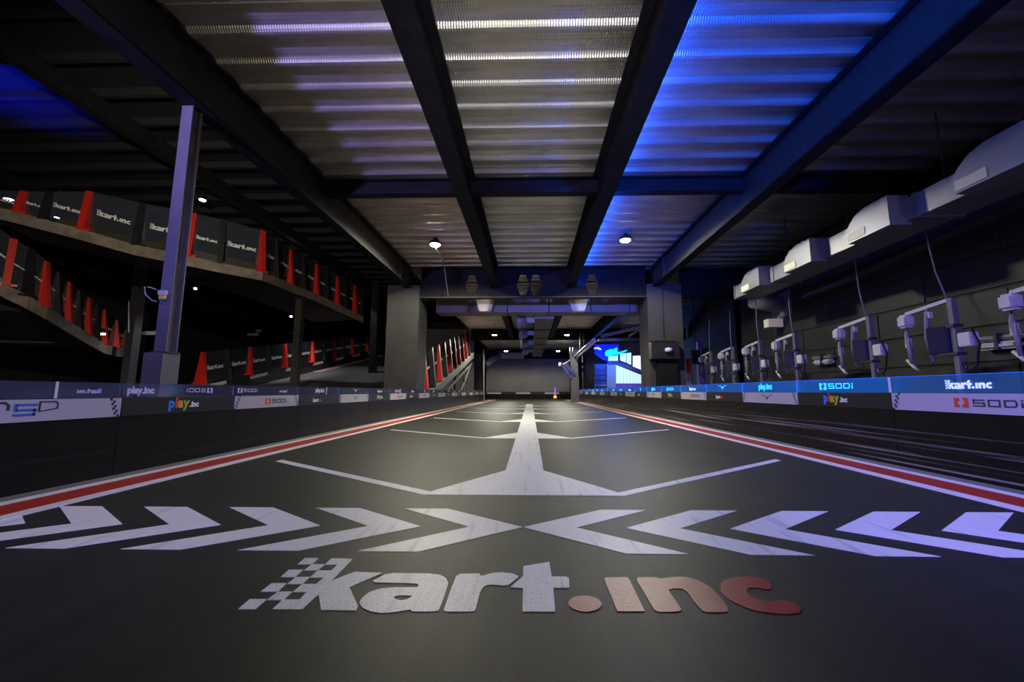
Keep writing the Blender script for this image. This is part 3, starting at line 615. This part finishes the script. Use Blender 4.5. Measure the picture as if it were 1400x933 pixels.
zb, zt = ony(720, 427, 12.2).z, ony(720, 405, 12.2).z
segs = [-2.95, -1.9, -.7, .6, 1.9, 3.1, 4.4, 5.6]
for a, b in zip(segs, segs[1:-1]): MB().box((a, 12.2, zb), (b - .025, 12.85, zt)).build('duct_length', 'galvd', t)
for px in (664, 790):
    p = ony(px, 411, 12.15); q = ony(px, 427, 12.15); w = .29
    MB().add([(p.x - w, 12.0, p.z), (p.x + w, 12.0, p.z), (p.x + w, 12.19, p.z), (p.x - w, 12.19, p.z), (p.x - w * .62, 12.0, q.z), (p.x + w * .62, 12.0, q.z), (p.x + w * .62, 12.19, q.z), (p.x - w * .62, 12.19, q.z)], [(0, 1, 2, 3), (7, 6, 5, 4), (0, 4, 5, 1), (1, 5, 6, 2), (2, 6, 7, 3), (3, 7, 4, 0)]).build('outlet', 'cream', t)
for x in (-2.6, -1.3, 1.25, 2.9): MB().tube([(x, 12.5, zt), (x, 12.5, DZ)], .012, 6).build('hanger', 'steel', t)
t = thing('centre_duct', 'long duct running away down the middle with four side outlets', 'duct', (.45, 20, 2.95))
for i in range(6): MB().box((.15, 12.95 + 2.4 * i, 2.98), (.8, 15.28 + 2.4 * i, 3.4)).build('duct_length', 'galvd', t, bevel=.005); MB().box((.13, 15.28 + 2.4 * i, 2.96), (.82, 15.35 + 2.4 * i, 3.42)).build('joint_collar', 'steel', t)
for y in (13.3, 16.2, 19.6, 23.5):
    k = 1.0
    b = MB().tube([(-.46, y, 2.95), (-.40, y, 2.95), (-.12, y, 2.98)], [.22, .24, .17], 14).build('outlet', 'galv', t)
    MB().box((-.12, y - .1, 2.9), (.15, y + .1, 3.06)).build('neck', 'galv', b)
for y in (13.2, 18, 23): MB().tube([(-.2, y, 3.1), (-.2, y, DZ)], .012, 6).build('hanger', 'steel', t)
t = thing('fan_unit', 'box fan unit with yellowish outlet where the ducts meet', 'fan unit', ony(1070, 420, 10.2))
a, b = ony(1062, 405, 10.2), ony(1128, 436, 10.2)
MB().box((a.x, 9.6, b.z), (WX - .05, 10.4, a.z)).build('body', 'galvd', t, bevel=.02)
MB().tube([(a.x - .75, 10.0, a.z - .15), (a.x - .45, 10.0, a.z - .2), (a.x + .02, 10.0, (a.z + b.z) / 2)], [.2, .22, .2], 14).build('flexible_duct', 'galvd', t)
p, q = ony(1047, 437, 10.0), ony(1068, 448, 10.0); MB().box((p.x, 9.9, q.z), (q.x, 10.1, p.z)).build('outlet', 'cream', t)
MB().box((q.x - .05, 9.95, p.z - .02), (a.x + .2, 10.15, p.z + .05)).build('outlet_duct', 'galvd', t)

# ------------------------------------------------------------------ service posts by the right wall
def service_post(i, y, cat_lab, pole=True):
    X = 5.2; zt = 1.75
    t = thing('service_post', cat_lab, 'service post', (X, y, 0), 'service posts along the right wall')
    MB().box((X - .035, y - .035, 0), (X + .035, y + .035, zt)).build('pole', 'postp', t, bevel=.006)
    MB().box((X - .12, y - .12, 0), (X + .12, y + .12, .02)).build('base_plate', 'steelg', t)
    MB().beam((X, y + .02, zt - .02), (X, y + .6, zt - .09), .045, .045).build('arm', 'whitep', t)
    h = MB().box((X - .08, y + .53, zt - .28), (X + .06, y + .69, zt - .10)).build('head_box', 'whitep', t, bevel=.03)
    ho = MB().tube([(X, y + .62, zt - .32), (X - .01, y + .62, zt - .4), (X - .01, y + .6, zt - .6), (X - .03, y + .58, zt - .78)], [.022, .03, .024, .02], 8).build('hose', 'greyt', t)
    MB().tube([(X - .03, y + .64, zt - .72), (X - .03, y + .55, zt - .82), (X - .03, y + .5, zt - .87)], [.018, .022, .012], 8).build('handle', 'ygrey', ho)
    MB().box((X - .03, y + .59, zt - .55), (X + .02, y + .64, zt - .42)).build('coupling', 'ygrey', ho)
    h2 = MB().tube([(X, y + .3, zt - .08), (X - .02, y + .31, zt - .2), (X - .03, y + .33, zt - .45), (X - .03, y + .28, zt - .78)], [.02, .026, .022, .02], 8).build('hose', 'greyt', t)
    MB().box((X - .025, y + .27, zt - .2), (X + .025, y + .33, zt - .12)).build('coupling', 'whitep', h2)
    s = MB().box((X - .07, y + .04, zt - .68), (X + .05, y + .3, zt - .33)).build('control_box', 'screen', t, bevel=.012)
    MB().box((X - .06, y - .04, zt - .37), (X + .06, y + .18, zt - .33)).build('bracket', 'steelg', t); MB().box((X - .06, y - .04, zt - .71), (X + .06, y + .18, zt - .675)).build('bracket', 'steelg', t)
    MB().box((X - .05, y - .2, zt - .62), (X + .06, y - .045, zt - .45)).build('socket_box', 'whitep', t, bevel=.012)
    MB().tube([(X, y - .12, zt - .45), (X - .04, y - .22, zt - .42), (X - .02, y - .26, zt - .6), (X - .02, y - .2, zt - .85), (X, y - .08, zt - .9), (X, y - .04, zt - .8)], .014, 6).build('cable_loop', 'black', t)
    MB().tube([(X, y + .05, zt), (X + .08, y + .22, zt + .4), (X + .2, y + .4, 2.77)], .01, 6).build('feed_cable', 'greyt', t)
for i, (y, lab) in enumerate(((3.72, 'partly seen service post at the right picture edge'), (4.93, 'nearest service post in full view by the right wall'), (6.13, 'second full service post along the right wall'), (7.86, 'third full service post along the right wall'), (9.06, 'fourth full service post along the right wall'), (10.3, 'fifth full service post along the right wall'), (11.55, 'farthest service post, next to the grey column'))):
    service_post(i, y, lab)
for k, (x0, y0, x1, y1, lab) in enumerate(((1346, 455, 1402, 478, 'pale double fitting on the dark wall at the right edge'), (1118, 484, 1142, 499, 'pale double fitting on the dark wall between service posts'))):
    p, q = onx(x0, (y0 + y1) / 2 + (3 if k == 0 else 0), WX - .03), onx(x1, (y0 + y1) / 2 - (3 if k == 0 else 0), WX - .03); z = (p.z + q.z) / 2
    t = thing('wall_fitting', lab, 'fitting', (WX - .1, (p.y + q.y) / 2, z - .1), 'wall fittings')
    MB().box((WX - .16, q.y, z - .11), (WX - .02, p.y, z - .01)).build('lower_roll', 'whitep', t, bevel=.03)
    MB().box((WX - .13, q.y - .05, z + .01), (WX - .02, p.y + .08, z + .08)).build('upper_roll', 'galvd', t, bevel=.025)
    MB().box((WX - .17, (p.y + q.y) / 2 - .04, z - .12), (WX - .015, (p.y + q.y) / 2, z + .1)).build('clamp', 'steelg', t)
t = thing('feather_flag', 'red white and green flag standing beside the right column', 'flag', (5.5, 14, 0))
for (z0, z1, m) in ((.7, .95, 'whitep'), (.95, 1.25, 'galv'), (1.25, 1.75, 'redp')): MB().box((5.42, 14, z0), (5.6, 14.02, z1)).build('flag_band', m, t)
MB().tube([(5.62, 14.01, 0), (5.62, 14.01, 1.82)], .012, 6).build('pole', 'steelg', t)
tag(MB().box((5.75, 13.7, 0), (5.95, 13.9, 2.3)).build('steel_post', 'purplep'), 'purple post standing behind the flag', 'post')
t = thing('hanging_screen', 'pair of grey panels hung beside the right column', 'screen', ony(960, 490, 12.7))
for a, b, c, d in ((944, 479, 957, 498), (958, 476, 978, 490)):
    p, q = ony(a, b, 12.7), ony(c, d, 12.7); MB().box((p.x, 12.65, q.z), (q.x, 12.7, p.z)).build('panel', 'conc', t)
MB().tube([ony(951, 480, 12.68), Vector((ony(951, 480, 12.68).x, 12.68, DZ - .02))], .012, 6).build('drop_rod', 'steelg', t)

# ------------------------------------------------------------------ ramps and their fences
def text_on(a, b, z0, h, t, m):
    """lettering between fence points a and b at height z0 above their base line"""
    d = (b - a); L = d.length; U = d.normalized(); V = Vector((0, 0, 1)); N = U.cross(V).normalized()
    ht = min(h, (L * .72) / KART_LEN)
    flat(MB(), GL_KART + GL_INC, a + U * (L * .5 - ht * KART_LEN / 2) + V * z0 + N * .012, U, V, ht, .001).build('lettering', m, t)
def fence_post(p, d, h, red, t, wd=.14, foot=.38):
    """wedge-shaped buttress with a spreading foot; d = direction along the fence"""
    U = Vector((d.x, d.y, 0)).normalized(); N = U.cross(Vector((0, 0, 1))).normalized()      # N faces the track side
    prof = [(foot * .5, 0), (foot * .48, .05), (.03, h), (-.03, h), (-foot * .48, .05), (-foot * .5, 0)]
    o = MB().prism([[p + N * a - U * wd / 2 + Vector((0, 0, z)) for a, z in prof]], U * wd).build('fence_post', 'red' if red else 'black', t)
    MB().beam(p - U * wd * 1.3 + Vector((0, 0, .03)), p + U * wd * 1.3 + Vector((0, 0, .03)), foot * .8, .06).build('foot', 'red' if red else 'black', o)
    o['label'] = ('red' if red else 'black') + ' wedge-shaped fence post'
def fence(pts, hs, reds, t, gap=.2, tz=.42, th=.14, panelm='smoke', textm='wprint', kick='black'):
    for i, p in enumerate(pts):
        fence_post(p, pts[min(i + 1, len(pts) - 1)] - pts[max(i - 1, 0)], hs[i], reds[i], t)
    for i in range(len(pts) - 1):
        a, b = pts[i], pts[i + 1]; ha, hb = hs[i], hs[i + 1]; U = (b - a).normalized(); N = U.cross(Vector((0, 0, 1))).normalized()
        z = Vector((0, 0, 1)); g = gap
        pn = MB().prism([[a + z * g * ha, b + z * g * hb, b + z * hb, a + z * ha]], -N * .008).build('fence_panel', panelm, t)
        MB().prism([[a + z * .02 - N * .02, b + z * .02 - N * .02, b + z * g * hb - N * .02, a + z * g * ha - N * .02]], -N * .02).build('kick_board', kick, pn)
        text_on(a, b, tz * (ha + hb) / 2, th, pn, textm)
def ramp_slab(name, label, edge, width, thick, fasc, side=1, matl='concd'):
    """deck strip beside the fence line, with a steel channel along its edge"""
    t = thing(name, label, 'ramp', edge[0] - Vector((0, 0, fasc)))
    n = len(edge); nr = []
    for i in range(n):
        d = (edge[min(i + 1, n - 1)] - edge[max(i - 1, 0)]); d.z = 0; d.normalize(); nr.append(d.cross(Vector((0, 0, 1))) * -side)
    for i in range(n - 1):
        a, b, c, e = edge[i], edge[i + 1], edge[i + 1] + nr[i + 1] * width, edge[i] + nr[i] * width
        MB().prism([[a, b, c, e]], (0, 0, -thick)).build('deck_length', matl, t)
        oa, ob = a - nr[i] * .16, b - nr[i + 1] * .16
        MB().prism([[oa, ob, ob - Vector((0, 0, fasc)), oa - Vector((0, 0, fasc))]], (nr[i] + nr[i + 1]) * .03).build('edge_channel', 'fascia', t)
        MB().prism([[oa, ob, ob + nr[i + 1] * .22, oa + nr[i] * .22]], (0, 0, .02)).build('top_flange', 'fascia', t)
    return t
# upper ramp: (pixel x, base y, top y, distance down the hall), red or black
U_ = [(-45, 276, 258, 9.0, 0), (28, 294, 262, 9.4, 1), (62, 303, 262, 9.6, 0), (115, 317, 262, 9.9, 1), (188, 338, 278, 10.3, 0), (259, 353, 292, 10.7, 1), (300, 362, 301, 11.1, 0), (355, 373, 316, 11.8, 1), (375, 381, 329, 12.6, 0), (394, 390, 342, 13.5, 1), (413, 397, 352, 14.3, 0), (430, 404, 361, 15.1, 1), (445, 411, 369, 15.8, 0), (459, 418, 378, 16.4, 1), (472, 424, 384, 17.0, 0), (483, 429, 390.5, 17.5, 1), (493, 434, 398, 18, 0)]
E1 = [ony(a, b, d) for a, b, c, d, r in U_]; H1 = [ony(a, c, d).z - ony(a, b, d).z for a, b, c, d, r in U_]
t = ramp_slab('upper_ramp', 'upper kart ramp with red and black fence posts curving through the left hall', E1, 2.6, .12, .27)
fence(E1, H1, [u[4] for u in U_], t, .2, .45, .17, kick='steelg')
L_ = [(-35, 366, 296, 9.6, 0), (8, 392, 327, 10, 1), (33, 406, 341, 10.3, 0), (55, 420, 358, 10.7, 1), (72, 431, 373, 11.3, 0), (87, 441, 386, 11.9, 1), (102, 450, 398, 12.5, 0), (115, 458, 408, 13.0, 1), (127, 465, 417, 13.5, 0), (137, 471, 424, 13.9, 1), (155, 476, 438, 15.2, 1), (170, 478, 451, 16.5, 1)]
E2 = [ony(a, b, d) for a, b, c, d, r in L_]; H2 = [ony(a, c, d).z - ony(a, b, d).z for a, b, c, d, r in L_]
t = ramp_slab('lower_ramp', 'lower kart ramp with red fence posts sloping down at the left edge', E2, 3.0, .12, .33)
fence(E2, H2, [u[4] for u in L_], t, .12, .5, .14)
tag(MB().box(ony(146, 479, 17.2) - Vector((0, .1, 0)), ony(182, 491, 17.2)).build('landing_beam', 'fascia'), 'short level beam closing the lower ramp', 'beam')
tag(MB().tube([ony(176, 412, 14.5), ony(176, 455, 14.5)], .02, 6).build('thin_rod', 'whitep'), 'thin pale rod hanging by the lower ramp', 'rod')
tag(MB().box((ony(184, 420, 14.8).x, 14.6, 0), (ony(194, 420, 14.8).x, 14.9, 6.3)).build('hall_post', 'conc'), 'grey hall post behind the purple-lit post', 'post')
# ground ramp with barrier fence
yg = [13.35 + 1.125 * k for k in range(14)]
gz = lambda y: max(.0, 1.13 + .183 * (y - 20.8) + .6)
GX = -11.2
t = thing('ground_ramp', 'kart ramp climbing away on the left behind the track barrier', 'ramp', (-8, 20, 0))
MB().add([(-11.1, 11.4, 0.012), (-5.2, 11.4, 0.012), (-5.2, 29, gz(29)), (-11.1, 29, gz(29)), (-11.1, 29, 0), (-5.2, 29, 0)], [(0, 1, 2, 3), (3, 2, 5, 4), (0, 3, 4), (1, 5, 2), (0, 4, 5, 1)]).build('surface', 'concd', t)
for a, b, m in ((-10.98, -10.9, 'white'), (-10.9, -10.72, 'redkerb'), (-10.72, -10.64, 'white')):
    MB().prism([[(a, 11.6, .016 + gz(11.6) * 0 + .0), (b, 11.6, .016), (b, 28.9, gz(28.9) + .01), (a, 28.9, gz(28.9) + .01)]], (0, 0, .012)).build('edge_line', m, t)
gp = [Vector((GX, y, gz(y) + .45)) for y in yg]
fence(gp, [1.12] * len(gp), [(k % 2) == 0 for k in range(14)], t, .12, .42, .17)
for k in range(13):
    a, b = yg[k], yg[k + 1]
    t = thing('ramp_barrier', '%s barrier module under the ground ramp fence' % ordn(k).replace('nearest', 'first'), 'barrier', (GX, (a + b) / 2, gz((a + b) / 2)), 'barriers under the ground ramp fence')
    za, zb_ = gz(a), gz(b)
    MB().prism([[(GX - .05, a, max(0, za - .05)), (GX - .05, b, max(0, zb_ - .05)), (GX - .05, b, zb_ + .45), (GX - .05, a, za + .45)]], (.12, 0, 0)).build('body', 'black', t)
    if k % 2 == 0: MB().prism([[(GX + .0705, a + .06, za + .30), (GX + .0705, b - .06, zb_ + .30), (GX + .0705, b - .06, zb_ + .43), (GX + .0705, a + .06, za + .43)]], (.005, 0, 0)).build('banner', 'banner', t)
# ramp rising behind the left column
yr = [12.3 + .95 * k for k in range(10)]
rz = lambda y: .78 + .225 * (y - 13.4)
RX = -3.31
rp = [Vector((RX, y, max(.15, rz(y)))) for y in yr]
t = thing('side_ramp', 'steel ramp with tall red and black posts rising behind the left column', 'ramp', (-4.2, 17, 0))
fence(rp, [1.32] * len(rp), [k % 2 == 0 for k in range(10)], t, .1, .5, .12)
MB().prism([[(RX + .05, yr[0], rz(yr[0]) - .05), (RX + .05, 22.4, rz(22.4) - .05), (RX + .05, 22.4, rz(22.4) - .33), (RX + .05, yr[0], rz(yr[0]) - .33)]], (.06, 0, 0)).build('stringer', 'galvd', t)
MB().prism([[(RX + .02, yr[0], rz(yr[0]) - .04), (RX + .02, 22.4, rz(22.4) - .04), (RX + .02, 22.4, rz(22.4) - .01), (RX + .02, yr[0], rz(yr[0]) - .01)]], (.14, 0, 0)).build('kerb_rail', 'whitep', t)
MB().prism([[(RX + .05, yr[0], rz(yr[0]) - .1), (RX + .05, 22.4, rz(22.4) - .1), (-5.1, 22.4, rz(22.4) - .1), (-5.1, yr[0], rz(yr[0]) - .1)]], (0, 0, -.1)).build('deck', 'concd', t)
MB().beam((RX + .08, 15.2, .55), (RX + .08, 22, rz(22) - .55), .05, .07).build('lower_rail', 'galvd', t)
MB().beam((RX + .08, 18.0, .3), (RX + .08, 21.6, rz(21.6) - .6), .06, .06).build('brace', 'galvd', t)
for y in (16.5, 19.5): MB().box((RX + .04, y, 0), (RX + .11, y + .08, rz(y) - .3)).build('leg', 'galvd', t)
# support posts of the upper ramp
for px, Y, wpx, y1, lab in ((405, 14.2, 9, 397, 'dark thin post under the upper ramp'), (510, 19.5, 9, 380, 'dark tall post at the end of the upper ramp')):
    p = ony(px, 460, Y); q = ony(px, y1, Y); wd = wpx / 544 * Y / 2
    tag(MB().box((p.x - wd, Y, 0), (p.x + wd, Y + 2 * wd, q.z - .3)).build('support_post', 'steelg' if px == 405 else 'steel'), lab, 'post')
struct('wall_hall', MB().box((-8.6, 31, 0), (-4.4, 31.2, 5.5)), 'wallg', 'grey wall at the end of the ground ramp')
for k, (px, py, wv, Y) in enumerate(((205, 455, 26, 16), (345, 457, 16, 22), (353, 452, 8, 22), (400, 455, 14, 24))):
    p = ony(px, py, Y); t = thing('strip_fitting', ['pale strip fitting right of the purple-lit post', 'dim grey fitting deep under the upper ramp', 'small dim fitting deep under the upper ramp', 'dim grey fitting behind the thin post'][k], 'fitting', p)
    MB().box((p.x - wv / 1088 * Y, Y, p.z - .1), (p.x + wv / 1088 * Y, Y + .1, p.z + .06)).build('body', 'whitep' if k == 0 else 'galvd', t, bevel=.02)
    MB().tube([(p.x, Y + .05, p.z + .06), (p.x, Y + .05, 6.895)], .012, 6).build('drop_rod', 'steel', t)

# ------------------------------------------------------------------ far end
struct('wall_end', MB().box((-3.6, 32.6, 0), (3.2, 32.8, 3.25)), 'wallg', 'plain grey wall closing the far end of the track')
t = thing('end_duct', 'pale bent duct lying along the top of the grey end wall', 'duct', (-1.5, 32.4, 3))
MB().tube([ony(663, 499, 31), ony(672, 493, 31.4), ony(682, 487, 32.2)], .28, 12).build('bend', 'galv', t)
a, b = ony(682, 483, 32.2), ony(716, 491, 32.2); MB().box((a.x, 32, b.z), (b.x, 32.5, a.z)).build('straight_length', 'galv', t)
for x in (a.x + .3, b.x - .3): MB().tube([(x, 32.25, a.z), (x, 32.25, DZ + .06)], .012, 6).build('hanger', 'steel', t)
for px, Y, wpx, m, lab in ((655, 27.3, 12, 'conc', 'far grey column left of the end wall'), (786, 22.4, 10, 'postp', 'far purple-lit column right of the end wall')):
    p = ony(px, 520, Y); wd = wpx / 544 * Y / 2
    t = thing('column', lab, 'column', (p.x, Y, 0)); MB().box((p.x - wd, Y, 0), (p.x + wd, Y + 2 * wd, 3.2)).build('shaft', m, t, bevel=.015)
    if px > 700: MB().box((p.x - wd * 1.05, Y - .04, 0), (p.x + wd * 1.05, Y, 1.4)).build('casing', 'postp', t)
tag(MB().tube([ony(661, 478, 23.5), Vector((ony(662, 530, 23.5).x, 23.5, 0))], .035, 8).build('pale_pole', 'whitep'), 'thin pale pole beside the far left column', 'pole')
# dark pillar with bracing
p, q = ony(796, 440, 24.6), ony(813, 535, 24.6)
t = thing('dark_pillar', 'broad dark pillar with black diagonal straps right of centre', 'pillar', ((p.x + q.x) / 2, 25, 0))
MB().box((p.x, 24.6, 0), (q.x, 25.2, DZ - .01)).build('shaft', 'conc', t, bevel=.01)
for dy in (0, 7): MB().beam(ony(795, 497 + dy, 24.56), ony(812, 514 + dy * 1.3, 24.56), .03, .16).build('strap', 'black', t)
# elevated rail
t = thing('overhead_rail', 'bright steel rails sloping overhead with blue brackets', 'rail', ony(790, 482, 20))
P = [(769, 499, 29), (778, 494, 25.5), (786, 487, 22), (797, 477, 19), (812, 464, 16)]
MB().tube([ony(a, b, c) for a, b, c in P], .05, 8).build('upper_rail', 'chrome', t)
MB().tube([ony(a + 2, b + 3, c) for a, b, c in P[2:]], .05, 8).build('lower_rail', 'chrome', t)
MB().tube([ony(766, 496, 29), ony(765, 501, 29)], .1, 10).build('end_wheel', 'chrome', t)
for x0, y0, x1, y1 in ((770, 500, 781, 518), (774, 498, 785, 513)): MB().beam(ony(x0, y0, 22.3), ony(x1, y1, 22.3), .05, .16).build('bracket', 'stepb', t)
for a, y0 in ((793, 457), (798, 456), (779, 475), (783, 475)): MB().tube([ony(a, y0, 20), ony(a, 492 - (a - 779) * .7, 20)], .025, 6).build('hanger', 'postp', t)
t = thing('service_pipe', 'pale horizontal pipe below the deck, right of the overhead rail', 'pipe', ony(845, 465, 16))
MB().tube([ony(818, 465, 15.3), ony(878, 464, 15.3)], .07, 10).build('pipe', 'galv', t)
MB().beam(ony(822, 460, 15.2), ony(880, 447, 14), .05, .12).build('stay', 'galvd', t); MB().beam(ony(860, 460, 16), ony(880, 448, 15), .05, .1).build('stay', 'galvd', t)
# blue-lit stair room behind the right column
YS = 26
def pane(name, pts, m, parent, Y=YS, th=.06): return MB().prism([[ony(a, b, Y) for a, b in pts]], (0, th, 0)).build(name, m, parent)
t = thing('stair_room', 'blue-lit stair room with glazed front beside the right column', 'stair room', (ony(846, 530, YS).x, YS, 0))
pane('rear_wall', [(812, 468), (882, 468), (882, 547.6), (812, 547.6)], 'walld', t, YS + 1.5)
pane('shutter', [(813, 498), (830, 498), (830, 547.3), (813, 547.3)], 'bluepan', t, YS + .3)
for k in range(5): pane('shutter_slat', [(813.5, 500 + k * 7), (829.5, 500 + k * 7), (829.5, 505.8 + k * 7), (813.5, 505.8 + k * 7)], 'bluepan', t, YS + .25, .04)
pane('shutter_rail', [(813, 526.5), (830, 526.5), (830, 528), (813, 528)], 'whitep', t, YS + .2)
pane('pale_pillar', [(830, 498), (842, 498), (842, 547.6), (830, 547.6)], 'greyc', t, YS, .5)
xs_ = [842.5, 848.5, 853, 857.5, 862, 866, 870, 873.5, 878, 882]; topy = lambda x: 499 + (x - 842) * .40
for a, b in zip(xs_, xs_[1:]): pane('glass_pane', [(a, topy(a)), (b - .6, topy(b)), (b - .6, 524.5), (a, 524.5)], 'lit', t)
pane('purple_base', [(842, 525), (882, 525), (882, 547.6), (842, 547.6)], 'purplep', t)
pane('stair_stringer', [(831, 494), (845, 494), (882, 508.5), (882, 512.5), (843, 498.5), (831, 498)], 'stepb', t, YS - .1, .2)
for pts, m, nm in (([(832, 488), (845, 486), (845, 493.5), (832, 493.5)], 'lit', 'upper_pane'), ([(848, 484), (856, 483), (856, 496), (848, 493)], 'lit', 'upper_pane'), ([(857, 483), (863, 482.5), (863, 499), (857, 496.5)], 'lit', 'upper_pane'), ([(865.5, 487), (880, 486.5), (880, 507), (865.5, 501)], 'litw', 'bright_window')): pane(nm, pts, m, t, YS + .2)
pane('blue_wash_wall', [(813, 471), (846, 471), (846, 486), (832, 489), (831, 494), (824, 492), (813, 484)], 'bluew', t, YS + .6)  # blue light wash on the wall, put in as a glowing panel
pane('neon_sign', [(827, 483), (829, 479.5), (835, 477.5), (839.5, 478), (840, 476.5), (844, 475), (844.5, 482), (857, 478.5), (857, 480.5), (847, 484.5), (839, 485.5), (835, 488), (828, 487)], 'cyan', t, YS - .2)
pane('neon_sign', [(812.5, 475.5), (818, 474.6), (822.5, 477.5), (821.5, 479), (817, 477.3), (812.5, 477.5)], 'neonw', t, YS - .2)
light('neon_glow', 'POINT', ony(836, 486, YS - 1.2), 220, (.02, .15, 1), None, .3)
light('stair_lamp', 'POINT', ony(870, 500, YS - 1.5), 35, (.8, .9, 1), None, .3)
